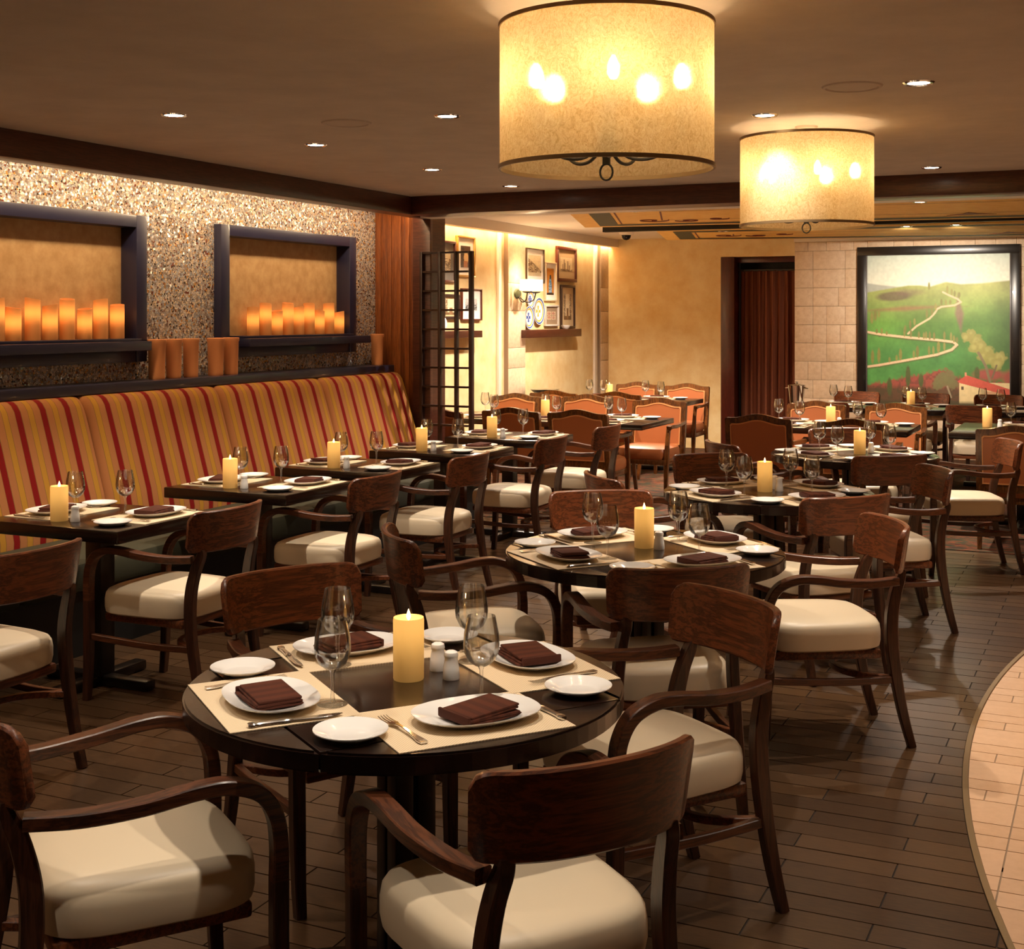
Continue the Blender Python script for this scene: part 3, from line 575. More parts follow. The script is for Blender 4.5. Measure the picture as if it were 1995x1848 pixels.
def landscape(nu=300, nv=330):
    u, v = np.meshgrid(np.linspace(0, 1, nu), np.linspace(0, 1, nv)); img = np.zeros((nv, nu, 3)); asp = 1.79 / 1.59
    n1, n2, n3 = vnoise(nv, nu, 6, 1), vnoise(nv, nu, 22, 2), vnoise(nv, nu, 70, 3)
    def put(mask, col, a=1.0):
        m = (mask * a)[..., None] if mask.dtype != bool else (mask * a)[..., None]; img[:] = img * (1 - m) + col * m
    def soft(x, w=0.01): return np.clip(x / w + 0.5, 0, 1)
    img[:] = S(196, 210, 196) + (S(226, 226, 206) - S(196, 210, 196)) * np.clip(v / 0.2, 0, 1)[..., None]
    lin = lambda pts: np.interp(u, [p[0] for p in pts], [p[1] for p in pts])
    put(soft(v - lin([(0, .185), (.1, .2), (.25, .215), (.4, .24), (1, .24)])), S(168, 172, 160))
    r1 = lin([(0, .25), (.1, .235), (.2, .22), (.3, .205), (.38, .205), (.45, .215), (.5, .2), (.56, .185), (.6, .19), (.66, .2), (.8, .195), (1, .178)])
    base = S(160, 166, 92)[None, None] * (1 - np.clip((v - .2) / .25, 0, 1))[..., None] + S(92, 138, 52) * np.clip((v - .2) / .25, 0, 1)[..., None]
    k = np.clip((v - .45) / .2, 0, 1)[..., None]; base = base * (1 - k) + S(74, 132, 62) * k
    rk = np.clip((u - .62) / .25, 0, 1)[..., None] * np.clip((v - .25) / .15, 0, 1)[..., None] * 0.75; base = base * (1 - rk) + S(70, 104, 44) * rk
    base = base * (0.72 + 0.56 * n1[..., None]) * (0.88 + 0.24 * n2[..., None]); m = soft(v - r1)[..., None]; img[:] = img * (1 - m) + base * m
    put(soft(.03 - np.hypot((u - .2) * .25, v - .275 + .04 * (u - .2)), .012), S(96, 76, 62), .8); put(soft(.02 - np.hypot((u - .3) * .2, (v - .25)), .02), S(118, 92, 78), .5)
    put(soft(.016 - np.abs(v - lin([(0, .37), (.2, .36), (.5, .345), (1, .34)])) - np.abs(u - .28) * .05, .02), S(142, 100, 70), .75)
    put(soft(.03 - np.abs(u - lin([(0, .65), (1, .65)]) - (v - .38) * .1) - np.abs(v - .39) * .25, .02), S(128, 92, 84), .8)
    def line(pts, wd, col, a=1.0):
        for (p, q) in zip(pts[:-1], pts[1:]):
            px, py = p[0], p[1] * asp; dx, dy = q[0] - px, q[1] * asp - py; t = np.clip(((u - px) * dx + (v * asp - py) * dy) / (dx * dx + dy * dy + 1e-9), 0, 1)
            put(soft(wd - np.hypot(u - px - t * dx, v * asp - py - t * dy), .003), col, a)
    road1 = [(0, .742), (.1, .728), (.3, .692), (.5, .655), (.6, .622), (.635, .59), (.61, .572), (.5, .56), (.3, .545), (.1, .525), (0, .508)]; road2 = [(.3, .52), (.36, .47), (.45, .42), (.485, .385), (.5, .36), (.53, .345), (.62, .335), (.662, .315), (.64, .295), (.58, .27), (.54, .25)]
    for off in (0.008,): line([(a, b + off) for a, b in road1], .010, S(84, 84, 44), .6)
    line(road1, .0085, S(222, 188, 150)); line(road2, .0065, S(216, 184, 146))
    rg = random.Random(5)
    def cypress(x, y, h, w, col): put(soft(1 - np.hypot((u - x) / w, (v - (y - h / 2)) / (h / 2)), .35), col * rg.uniform(.8, 1.15))
    for (x, y, h) in [(.05, .72, .09), (.095, .715, .1), (.17, .71, .035), (.22, .70, .04), (.247, .695, .075), (.34, .68, .05), (.365, .675, .075), (.445, .66, .06), (.475, .655, .055), (.51, .645, .075), (.55, .63, .055), (.32, .545, .05), (.275, .54, .06), (.375, .55, .045), (.41, .555, .045), (.425, .555, .05), (.45, .56, .055), (.48, .56, .05), (.55, .56, .055), (.595, .565, .055), (.615, .575, .045), (.635, .58, .04), (.115, .525, .04), (.08, .52, .03), (.15, .53, .025), (.28, .515, .05), (.315, .49, .06), (.345, .465, .045), (.43, .42, .06), (.465, .4, .05), (.49, .37, .05), (.045, .455, .075), (.07, .435, .07), (.095, .415, .05), (.0, .47, .1), (.445, .235, .05), (.53, .335, .04), (.56, .335, .035), (.59, .33, .03), (.57, .26, .05), (.6, .27, .04), (.62, .28, .04), (.65, .29, .04)]:
        cypress(x, y, h, .0115 if h > .06 else .008, S(128, 126, 62))
    red_m = soft(v - lin([(0, .86), (.12, .845), (.25, .81), (.4, .79), (.5, .755), (.57, .75), (.62, .79), (.7, .82), (1, .83)]) - .03 * (n3 - .5), .02)
    put(red_m, S(156, 66, 58), .92); put(soft(n3 - .55, .2) * red_m, S(92, 50, 40), .6); put(red_m * soft(v - .87, .03), S(50, 62, 30), .7)
    put(soft(.035 - np.hypot((u - .85) * .35, v - .78), .02), S(160, 72, 66), .9); put(soft(.05 - np.hypot((u - 1.0) * .8, v - .8), .03), S(158, 70, 62), .9)
    for (x, y, h) in [(.3, .87, .14), (.39, .87, .09), (.17, .93, .12), (.77, .82, .09)]: cypress(x, y, h, .017, S(84, 92, 44))
    for (x, y, r) in [(.70, .54, .035), (.73, .515, .03), (.76, .56, .045), (.79, .6, .045), (.75, .61, .04), (.84, .63, .045), (.86, .68, .05), (.92, .67, .045), (.9, .71, .045), (.81, .655, .04)]:
        d = np.hypot(u - x, (v - y) * asp) / r; put(soft(1 - d - .5 * (n3 - .5), .3), S(150, 146, 76), .9); put(soft(.5 - d - .6 * (n2 - .4), .4), S(182, 174, 104), .5)
    line([(.78, .64), (.83, .73), (.855, .82)], .009, S(126, 112, 80)); line([(.9, .72), (.87, .8)], .006, S(110, 96, 66))
    for (x, y, r) in [(.53, .82, .05), (.58, .8, .05), (.6, .84, .045), (.5, .85, .035)]:
        d = np.hypot(u - x, (v - y) * asp) / r; put(soft(1 - d - .5 * (n3 - .5), .3), S(112, 108, 66), .9)
    line([(.57, .86), (.595, .93)], .006, S(150, 136, 108))
    wall = (u > .65) & (v > .83) & (v < .97); put(wall, S(222, 200, 148)); put((u > .82) & (v > .885) & (v < .97), S(196, 150, 110))
    roof = (v > lin([(0, .825), (.64, .825), (.7, .785), (1, .875)])) & (v < lin([(0, .83), (.64, .83), (.66, .838), (1, .915)])) & (u > .64); put(roof, S(196, 84, 66)); put((np.abs(u - .695) < .007) & (np.abs(v - .78) < .012), S(206, 140, 104))
    put((np.abs(u - .672) < .008) & (np.abs(v - .87) < .01), S(92, 70, 50)); put(soft(v - .96, .02), S(70, 62, 36), .9)
    return np.clip(img * (0.93 + 0.14 * n3[..., None]), 0, 1)
def frame_bars(par, w, h, bw, dep, mat, y=0.0, cap=None):
    mb = [MB().box(-w / 2, w / 2, y - dep, y, h - bw, h, 0.003), MB().box(-w / 2, w / 2, y - dep, y, 0, bw, 0.003), MB().box(-w / 2, -w / 2 + bw, y - dep, y, bw, h - bw, 0.003), MB().box(w / 2 - bw, w / 2, y - dep, y, bw, h - bw, 0.003)]
    for m_ in mb: link('frame_bar', m_.mesh('frame_bar', mat), par)
t = thing('landscape_painting', 'large framed painting of green hills with a winding cypress road', 'painting', (-1.922, YF - 0.025, 0.5))
PWD, PHT = 1.79, 1.95
frame_bars(t, PWD, PHT, 0.1, 0.075, black_frame)
for sx in (-1, 1): link('frame_lip', MB().box(sx * 0.795 - 0.012, sx * 0.795 + 0.012, -0.055, 0, 0.09, PHT - 0.09, 0.003).mesh('frame_lip', plain('frame_highlight', srgb(92, 84, 80), rough=0.3) if sx < 0 else MATS['frame_highlight']), t)
o = link('canvas', painted_mesh('canvas', 1.61, 1.77, landscape(), paint_m), t, (0, -0.03, 0.09))
# framed prints on the rear left wall (wall faces +X, so each is turned a quarter)
frm = {'mahogany': plain('frame_mahogany', srgb(92, 40, 24), rough=0.35), 'gold': plain('frame_gold', srgb(206, 158, 84), rough=0.35, metal=0.6), 'silver': plain('frame_silver', srgb(206, 196, 184), rough=0.35), 'black': plain('frame_dark', srgb(58, 38, 30), rough=0.35), 'cream': plain('frame_pale', srgb(232, 206, 172), rough=0.4), 'grey': plain('frame_thin_dark', srgb(80, 62, 44), rough=0.4)}
board = {'white': plain('mat_white', srgb(244, 238, 228), rough=0.8), 'grey': plain('mat_grey', srgb(132, 126, 118), rough=0.8), 'tan': plain('mat_tan', srgb(204, 176, 134), rough=0.8), 'brown': plain('mat_brown', srgb(150, 124, 96), rough=0.8)}
def sketch(style, seed):
    nv, nu = 72, 56; u, v = np.meshgrid(np.linspace(0, 1, nu), np.linspace(0, 1, nv)); n2 = vnoise(nv, nu, 14, seed); n3 = vnoise(nv, nu, 40, seed + 1); rg = np.random.RandomState(seed)
    if style == 'poster':
        img = np.ones((nv, nu, 3)) * S(214, 140, 52); m = np.abs(u - .5) < (.12 + .4 * np.clip((v - .35), 0, .3)) * (v > .3); img[m] = S(58, 128, 176); img[m & (n3 > .6)] = S(210, 226, 232); img[(np.abs(u - .5) < .1) & (v > .25) & (v < .4)] = S(34, 44, 52); img[v > .92] = S(60, 46, 36); return img
    if style == 'figure':
        img = np.ones((nv, nu, 3)) * S(86, 56, 36); img[np.hypot((u - .55) * 1.3, v - .55) < .3] = S(224, 184, 128); img[(u < .35) & (n2 > .5)] = S(40, 30, 26); img[(v > .7) & (np.abs(u - .5) < .2)] = S(180, 110, 60); return img * (.85 + .3 * n3[..., None])
    pap, ink = (S(226, 208, 172), S(104, 78, 52)) if style != 'photo' else (S(206, 204, 200), S(52, 50, 50)); img = np.ones((nv, nu, 3)) * pap
    if style == 'street': m = (v > .15 + .55 * u) | (v > .9 - .5 * (u - .6)); img[m & (n3 > .4)] = ink; img[(v > .82)] = pap * .8
    elif style == 'towers':
        for x, h in ((.2, .5), (.32, .85), (.4, .6), (.62, .75), (.75, .45)): img[(np.abs(u - x) < .035) & (v > 1 - h)] = ink * 1.6
        img[(v > .85) & (n3 > .4)] = ink
    elif style == 'door': m = (np.abs(u - .5) > .28) & (n3 > .35); img[m] = ink * 1.3; img[(v > .85)] = ink * 1.2; img[(np.abs(u - .5) < .12) & (v > .55)] = ink * 2
    elif style == 'stamps': img[:] = S(206, 180, 150); img[(((u * 2) % 1 - .5) ** 2 + ((v * 2) % 1 - .5) ** 2 < .12) & (n3 > .4)] = S(150, 72, 58); img[(np.abs(u - .5) < .04) | (np.abs(v - .5) < .04)] = S(150, 124, 96)
    else: img[(v > .5) & (n3 > .45)] = ink; img[(v > .35) & (v < .5) & (n2 > .6)] = ink * 1.8
    return np.clip(img * (.9 + .2 * n2[..., None]), 0, 1)
def picture(px0, px1, y0, y1, fcol, bcol, style, label, bw=0.02, marg=0.06, seed=1, w=None):
    a = atX(px0, (y0 + y1) / 2, XL)[1]; b2 = atX(px1, (y0 + y1) / 2, XL)[1]; mid = (a + b2) / 2; wd = b2 - a
    zt = atX((px0 + px1) / 2, y0, XL)[2]; zb = atX((px0 + px1) / 2, y1, XL)[2]; h = zt - zb
    t = thing('framed_picture', label, 'picture', (XL, mid, zb), math.radians(90), 'framed pictures on the rear left wall')
    frame_bars(t, wd, h, bw, 0.03, frm[fcol]); link('mat_board', MB().box(-wd / 2 + bw, wd / 2 - bw, -0.012, 0, bw, h - bw).mesh('mat_board', board[bcol]), t)
    pw, ph = wd - 2 * bw - 2 * marg, h - 2 * bw - 2 * marg * 1.1
    link('print', painted_mesh('print', pw, ph, sketch(style, seed), print_m), t, (0, -0.0135, bw + marg * 1.1))
picture(838, 884, 468, 550, 'mahogany', 'grey', 'scene', 'mahogany framed print with grey mat, upper left behind the lattice', 0.025, 0.07, 11)
picture(887, 922, 460, 540, 'gold', 'white', 'figure', 'gold framed poster with white mat above the lattice screen', 0.022, 0.07, 12)
picture(896, 935, 562, 624, 'mahogany', 'white', 'photo', 'red-brown framed black and white photograph right of the lattice', 0.015, 0.08, 13)
picture(860, 892, 573, 622, 'black', 'tan', 'door', 'small black framed tan print seen through the lattice', 0.03, 0.015, 14)
picture(822, 850, 558, 640, 'black', 'white', 'photo', 'dark framed photo with pale mat at the lattice edge', 0.02, 0.1, 15)
picture(1022, 1057, 484, 551, 'grey', 'white', 'street', 'thin dark framed sepia street engraving beside the stone pilaster', 0.012, 0.06, 16)
picture(1082, 1120, 481, 549, 'mahogany', 'tan', 'towers', 'mahogany framed sepia print of towers, uppermost right', 0.04, 0.08, 17)
picture(1059, 1081, 511, 586, 'cream', 'white', 'poster', 'pale framed poster in blue and orange, centre of the group', 0.015, 0.05, 18)
picture(1090, 1117, 555, 640, 'black', 'tan', 'door', 'tall dark framed print of an archway standing on the shelf', 0.03, 0.07, 19)
picture(1059, 1085, 594, 635, 'silver', 'brown', 'stamps', 'silver framed print of four small panels above the shelf', 0.02, 0.05, 20)
SHF = []
for (px0, px1, y0, y1, lab) in ((812, 940, 645, 659, 'brown picture ledge behind the lattice screen'), (1026, 1133, 641.5, 656.5, 'brown picture ledge under the wall plates')):
    a = atX(px0, 650, XL + 0.12)[1]; b2 = atX(px1, 650, XL + 0.12)[1]; zt = atX((px0 + px1) / 2, y0, XL + 0.12)[2]; zb = atX((px0 + px1) / 2, y1, XL + 0.12)[2]
    tag(link('picture_ledge', MB().box(XL, XL + 0.12, a, b2, zb, zt, 0.003).mesh('picture_ledge', shelf_m)), lab, 'shelf', 'picture ledges')
    SH = zt; SHF.append(zt)
blue_gl = plain('cobalt_glaze', srgb(62, 84, 150), rough=0.2); ochre_gl = plain('ochre_glaze', srgb(222, 168, 70), rough=0.2)
def wall_plate(px, py, R, label):
    c = atX(px, py, XL); t = thing('wall_plate', label, 'plate', c); t.rotation_euler = (0, math.radians(90), 0)
    link('dish', MB().lathe([(0.001, 0.015), (R * .55, 0.014), (R * .62, 0.02), (R, 0.032), (R, 0.028), (R * .6, 0.0)], 32).mesh('dish', porcelain), t)
    link('glaze_ring', MB().lathe([(R * .66, 0.0225), (R * .78, 0.0268)], 32).mesh('glaze_ring', ochre_gl), t)
    link('glaze_ring', MB().lathe([(R * .84, 0.0288), (R * .95, 0.0312)], 32).mesh('glaze_ring', blue_gl), t)
    mb = MB()
    for k in range(4): a = k * PI / 2; mb.prism([(math.cos(a) * R * .08 - math.sin(a) * q, math.sin(a) * R * .08 + math.cos(a) * q) if i == 0 else (math.cos(a) * R * .4 + (-math.sin(a)) * q, math.sin(a) * R * .4 + math.cos(a) * q) for i, q in ((0, 0.01), (0, -0.01), (1, -0.02), (1, 0.02))], 0.0155, 0.0175)
    link('motif', mb.mesh('motif', blue_gl if R < .14 else ochre_gl), t)
wall_plate(1046, 606, 0.155, 'large ochre and blue patterned plate hung on the wall'); wall_plate(1027, 618, 0.13, 'blue patterned plate half hidden by the stone pilaster'); wall_plate(1030, 583, 0.1, 'small blue plate just behind the wall sconce')
yy = atX(1100, 641, XL + 0.06)[1] - 0.1
mb = MB().lathe([(0.001, 0), (0.025, 0), (0.04, 0.02), (0.048, 0.045), (0.045, 0.045), (0.03, 0.012), (0.001, 0.01)], 24, 1.0, 1.9); tag(link('ceramic_bowl', mb.mesh('ceramic_bowl', porcelain), None, (XL + 0.065, yy + 0.12, SH)), 'shallow white ceramic bowl on the picture ledge', 'bowl')
c = atX(893, 646, XL + 0.06); mb = MB().lathe([(0.001, 0), (0.03, 0), (0.05, 0.05), (0.045, 0.1), (0.025, 0.14), (0.018, 0.16), (0.024, 0.18)], 20); tag(link('ceramic_jug', mb.mesh('ceramic_jug', porcelain), None, (XL + 0.065, c[1] - 0.35, SHF[0])), 'white ceramic jug on the ledge behind the lattice', 'jug')
# wall sconce on the stone pilaster
ys = (yp[0] + yp[1]) / 2; zs = atX(1012, 572, -5.965)[2]
t = thing('wall_sconce', 'iron wall sconce with lit cream shades on the pilaster', 'sconce', (-5.965, ys, zs))
mb = MB(); mb.lathe([(0.001, 0.02), (0.045, 0.016), (0.055, 0)], 24, 1.0, 1.6); o = link('back_plate', mb.mesh('back_plate', plain('verdigris', srgb(92, 100, 78), rough=0.5, metal=0.4)), t); o.rotation_euler = (0, math.radians(90), 0)
for sgn in (-1, 1):
    mb = MB(); mb.tube([(0.01, 0, -0.02), (0.08, sgn * 0.05, -0.09), (0.15, sgn * 0.1, -0.07), (0.17, sgn * 0.11, 0.0)], 0.006); ar = link('arm', mb.mesh('arm', iron), t)
    link('drip_pan', MB().lathe([(0.004, 0.0), (0.05, 0.012), (0.055, 0.02), (0.01, 0.015)], 20, c=(0.17, sgn * 0.11, 0)).mesh('drip_pan', iron), ar)
    link('lamp_shade', MB().lathe([(0.082, 0.03), (0.078, 0.15)], 28, c=(0.17, sgn * 0.11, 0)).mesh('lamp_shade', sconce_m), ar)
point('sconce_light', (-5.965 + 0.17, ys, zs + 0.22), 6, WARM, 0.05)

# ================================================================== CHAIRS
def wood_chair_protos():
    P = []
    mb = MB(); seg = 48; vs = []; fs = []; rings = [(0.0, 0.372), (0.93, 0.372), (0.985, 0.38), (1.0, 0.40), (1.0, 0.435), (0.985, 0.458), (0.95, 0.472), (0.86, 0.482), (0.65, 0.489), (0.35, 0.493), (0.0005, 0.494)]
    for (r, z) in rings:
        for k in range(seg):
            a = 2 * PI * k / seg; ca, sa = math.cos(a), math.sin(a); n = 4.2; x = math.copysign(abs(ca) ** (2 / n), ca); y = math.copysign(abs(sa) ** (2 / n), sa)
            wd = 0.222 + 0.028 * (y + 1) / 2; vs.append((r * wd * x, r * 0.235 * y + 0.01, z))
    for i in range(len(rings) - 1):
        for k in range(seg): fs.append((i * seg + k, i * seg + (k + 1) % seg, (i + 1) * seg + (k + 1) % seg, (i + 1) * seg + k))
    mb.add(vs, fs, True); P.append(('seat', mb.mesh('seat', cream_leather), [('seat_rail', MB().box(-0.2, 0.2, -0.2, 0.22, 0.335, 0.372, 0.01).mesh('seat_rail', wood_h))]))
    # bent backrest board
    nc = 28; A = []; th = 0.022
    for i in range(nc + 1):
        q = -1 + 2 * i / nc; e = 1 - abs(q); x = 0.243 * math.sin(q * 1.15) / math.sin(1.15); r = 0.035
        dx = 0.243 - abs(x); cut = (r - math.sqrt(max(r * r - (r - min(dx, r)) ** 2, 0))) if dx < r else 0
        r2 = 0.02; cut2 = (r2 - math.sqrt(max(r2 * r2 - (r2 - min(dx, r2)) ** 2, 0))) if dx < r2 else 0
        bow = -0.315 + 0.075 * q * q
        A.append((x, bow, 0.658 + cut2 + 0.004 * q * q, 0.834 - cut, math.atan2(0.15 * q, 0.243 * 1.1)))
    vs = []; fs = []
    for (x, y, z0, z1, an) in A:
        nx, ny = -math.sin(an), math.cos(an)
        for (z, s_off) in ((z0, 0), (z0 + .005, .5), (z1 - .005, .5), (z1, 0)):
            ln = -(z - 0.658) * 0.14
            for sg in (-1, 1):
                tt = sg * th * (0.5 if s_off else 0.28); vs.append(((x + nx * tt) * (0.955 + 0.045 * (z - 0.658) / 0.176), y + ny * tt + ln, z))
    for i in range(nc):
        a, b2 = i * 8, (i + 1) * 8; lp = [0, 1, 3, 5, 7, 6, 4, 2]
        for k in range(8): fs.append((a + lp[k], a + lp[(k + 1) % 8], b2 + lp[(k + 1) % 8], b2 + lp[k]))
    lp = [0, 1, 3, 5, 7, 6, 4, 2]; fs.append(tuple(lp)); fs.append(tuple(nc * 8 + k for k in lp[::-1]))
    P.append(('backrest', MB().add(vs, fs, True).mesh('backrest', wood_h), []))
    for sg in (-1, 1):
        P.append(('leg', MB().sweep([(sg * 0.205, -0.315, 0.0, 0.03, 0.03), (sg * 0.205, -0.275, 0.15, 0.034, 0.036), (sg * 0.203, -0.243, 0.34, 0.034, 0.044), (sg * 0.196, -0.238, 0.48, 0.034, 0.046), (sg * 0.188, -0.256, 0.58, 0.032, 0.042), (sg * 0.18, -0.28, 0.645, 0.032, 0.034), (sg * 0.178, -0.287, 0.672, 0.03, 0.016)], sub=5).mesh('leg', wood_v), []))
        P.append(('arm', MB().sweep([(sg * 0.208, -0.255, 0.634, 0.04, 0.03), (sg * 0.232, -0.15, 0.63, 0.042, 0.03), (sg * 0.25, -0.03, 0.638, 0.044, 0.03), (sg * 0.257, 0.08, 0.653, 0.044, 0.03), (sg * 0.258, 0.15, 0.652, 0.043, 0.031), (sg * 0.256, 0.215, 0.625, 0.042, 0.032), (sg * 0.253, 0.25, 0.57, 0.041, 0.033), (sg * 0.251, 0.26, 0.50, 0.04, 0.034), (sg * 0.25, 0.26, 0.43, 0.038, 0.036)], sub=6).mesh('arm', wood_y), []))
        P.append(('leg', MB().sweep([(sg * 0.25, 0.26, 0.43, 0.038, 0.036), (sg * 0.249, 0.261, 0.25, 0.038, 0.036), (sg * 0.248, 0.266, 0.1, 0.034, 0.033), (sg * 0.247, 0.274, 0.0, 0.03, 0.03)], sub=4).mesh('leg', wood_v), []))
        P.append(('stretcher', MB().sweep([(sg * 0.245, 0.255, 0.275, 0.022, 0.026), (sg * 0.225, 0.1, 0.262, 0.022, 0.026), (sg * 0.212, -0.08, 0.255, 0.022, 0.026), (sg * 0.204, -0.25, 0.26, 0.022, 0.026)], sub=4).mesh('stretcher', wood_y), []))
    P.append(('stretcher', MB().sweep([(-0.2, -0.24, 0.262, 0.022, 0.024), (-0.12, -0.12, 0.26, 0.022, 0.024), (0, -0.08, 0.26, 0.022, 0.024), (0.12, -0.12, 0.26, 0.022, 0.024), (0.2, -0.24, 0.262, 0.022, 0.024)], side=(0, 0, 1), sub=5).mesh('stretcher', wood_h), []))
    return P
WCP = wood_chair_protos()
def wood_chair(mid, face, label, group='wooden armchairs with cream seats', back=0.31):
    f = Vector(face).normalized(); t = thing('wooden_armchair', label, 'chair', (mid[0] + f.x * back, mid[1] + f.y * back, 0), math.atan2(f.y, f.x) - PI / 2, group); build(WCP, t); return t
def camel(w, z0, zc, zk, n=18):
    # outline of a camel-back panel: bottom left, bottom right, then the crest from right to left
    pts = [(-w, z0), (w, z0), (w, zc - 0.012), (w - 0.012, zc)]
    for i in range(1, n):
        q = 1 - 2 * i / n; pts.append((q * (w - 0.012), zc + (zk - zc) * (0.5 + 0.5 * math.cos(PI * min(1, abs(q) / 0.85)))))
    return pts + [(-w + 0.012, zc), (-w, zc - 0.012)]
def leather_chair_protos():
    P = []; lean = lambda me: [setattr(v.co, 'y', v.co.y - max(0, v.co.z - 0.42) * 0.16) for v in me.vertices]
    def L(mb, nm, mat): me = mb.mesh(nm, mat); lean(me); return me
    O = camel(0.262, 0.40, 0.848, 0.882); I = camel(0.218, 0.46, 0.80, 0.832)
    fr = L(MB().ring_xz(O, I, -0.25, -0.205), 'back_frame', lea_wood)
    bk = L(MB().prism_xz(camel(0.219, 0.459, 0.80, 0.833), -0.254, -0.19), 'back_cushion', orange_leather)
    bead = L(MB().ring_xz(camel(0.221, 0.457, 0.803, 0.836), camel(0.213, 0.466, 0.794, 0.826), -0.258, -0.184), 'piping', plain('nail_trim', srgb(206, 140, 84), rough=0.4))
    P.append(('back_frame', fr, [])); P.append(('back_cushion', bk, [('piping', bead)]))
    mb = MB().lathe([(0.0, 0.36), (0.96, 0.36), (1.0, 0.38), (1.0, 0.43), (0.96, 0.455), (0.8, 0.47), (0.4, 0.478), (0.0005, 0.48)], 40, 0.25, 0.245, 5.0, (0, 0.03, 0)); P.append(('seat', mb.mesh('seat', orange_leather), []))
    P.append(('apron', MB().box(-0.245, 0.245, -0.21, 0.265, 0.315, 0.362, 0.005).mesh('apron', lea_wood), []))
    for sg in (-1, 1):
        P.append(('leg', MB().sweep([(sg * 0.235, 0.245, 0.0, 0.03, 0.03), (sg * 0.237, 0.243, 0.2, 0.036, 0.036), (sg * 0.24, 0.24, 0.36, 0.042, 0.042), (sg * 0.243, 0.215, 0.55, 0.034, 0.034), (sg * 0.245, 0.19, 0.645, 0.034, 0.034)], sub=3).mesh('leg', lea_wood), []))
        P.append(('leg', MB().sweep([(sg * 0.235, -0.3, 0.0, 0.03, 0.03), (sg * 0.238, -0.25, 0.2, 0.036, 0.036), (sg * 0.24, -0.225, 0.42, 0.042, 0.044)], sub=3).mesh('leg', lea_wood), []))
        P.append(('arm', MB().sweep([(sg * 0.25, -0.265, 0.665, 0.034, 0.03), (sg * 0.262, -0.1, 0.655, 0.036, 0.03), (sg * 0.27, 0.08, 0.65, 0.042, 0.03), (sg * 0.268, 0.2, 0.656, 0.05, 0.034), (sg * 0.262, 0.245, 0.645, 0.044, 0.034)], sub=4).mesh('arm', lea_wood), []))
    return P
LCP = leather_chair_protos()
def leather_chair(px, py, face, label, z=0.882):
    x, y, _ = at(px, py, z); f = Vector(face).normalized(); k = 0.23 + 0.07
    t = thing('leather_armchair', label, 'chair', (x + f.x * k, y + f.y * k, 0), math.atan2(f.y, f.x) - PI / 2, 'camel-back leather armchairs'); build(LCP, t); return t

# ================================================================== TABLES AND SETTINGS
RTR = 0.528
def round_table(x, y, label, a0):
    t = thing('round_table', label, 'table', (x, y, 0), a0, 'round drop-leaf tables'); zt, zb = 0.75, 0.705; h = RTR * math.cos(PI / 4)
    link('tabletop', MB().box(-h + 0.0015, h - 0.0015, -h + 0.0015, h - 0.0015, zb, zt, 0.004).mesh('tabletop', table_m), t)
    for k in range(4):
        arc = [(RTR * math.cos(a), RTR * math.sin(a)) for a in np.linspace(-PI / 4 + 0.003, PI / 4 - 0.003, 22)]; arc = [(max(px, h + 0.0015), py) for px, py in arc]
        bm = bmesh.new(); vv = [bm.verts.new((px, py, zb)) for px, py in arc]; f = bm.faces.new(vv); r = bmesh.ops.extrude_face_region(bm, geom=[f]); bmesh.ops.translate(bm, vec=(0, 0, zt - zb), verts=[g_ for g_ in r['geom'] if isinstance(g_, bmesh.types.BMVert)])
        bmesh.ops.bevel(bm, geom=[e for e in bm.edges if abs(e.verts[0].co.z - e.verts[1].co.z) < 1e-6], offset=0.005, segments=2, affect='EDGES'); bmesh.ops.recalc_face_normals(bm, faces=bm.faces)
        me = bpy.data.meshes.new('drop_leaf'); bm.to_mesh(me); bm.free(); me.materials.append(table_m); link('drop_leaf', me, t, (0, 0, 0), k * PI / 2)
    mb = MB()
    link('mounting_plate', MB().box(-0.2, 0.2, -0.2, 0.2, 0.68, 0.705, 0.004).mesh('mounting_plate', table_dk), t)
    for (sx, sy) in ((-1, -1), (1, -1), (1, 1), (-1, 1)): link('post', MB().box(sx * 0.03 - 0.024, sx * 0.03 + 0.024, sy * 0.03 - 0.024, sy * 0.03 + 0.024, 0.05, 0.68, 0.003).mesh('post', table_dk), t)
    for k in range(4):
        link('foot', MB().sweep([(0.03, 0, 0.07, 0.05, 0.05), (0.18, 0, 0.055, 0.05, 0.045), (0.32, 0, 0.025, 0.05, 0.035), (0.36, 0, 0.018, 0.05, 0.03)], side=(0, 1, 0), sub=4).mesh('foot', table_dk), t, (0, 0, 0), k * PI / 2 + PI / 4)
    return t
def rect_table(x0, x1, y0, y1, label, group='dark rectangular tables', th=0.045):
    cx, cy = (x0 + x1) / 2, (y0 + y1) / 2; w, d = (x1 - x0) / 2, (y1 - y0) / 2; t = thing('dining_table', label, 'table', (cx, cy, 0), 0, group)
    link('tabletop', MB().box(-w, w, -d, d, 0.75 - th, 0.75, 0.005).mesh('tabletop', table_m), t)
    link('post', MB().box(-0.045, 0.045, -0.045, 0.045, 0.04, 0.75 - th, 0.004).mesh('post', table_dk), t)
    link('foot', MB().box(-w * 0.75, w * 0.75, -0.035, 0.035, 0.0, 0.045, 0.01).mesh('foot', table_dk), t); link('foot', MB().box(-0.035, 0.035, -d * 0.85, d * 0.85, 0.0, 0.046, 0.01).mesh('foot', table_dk), t)
    return t
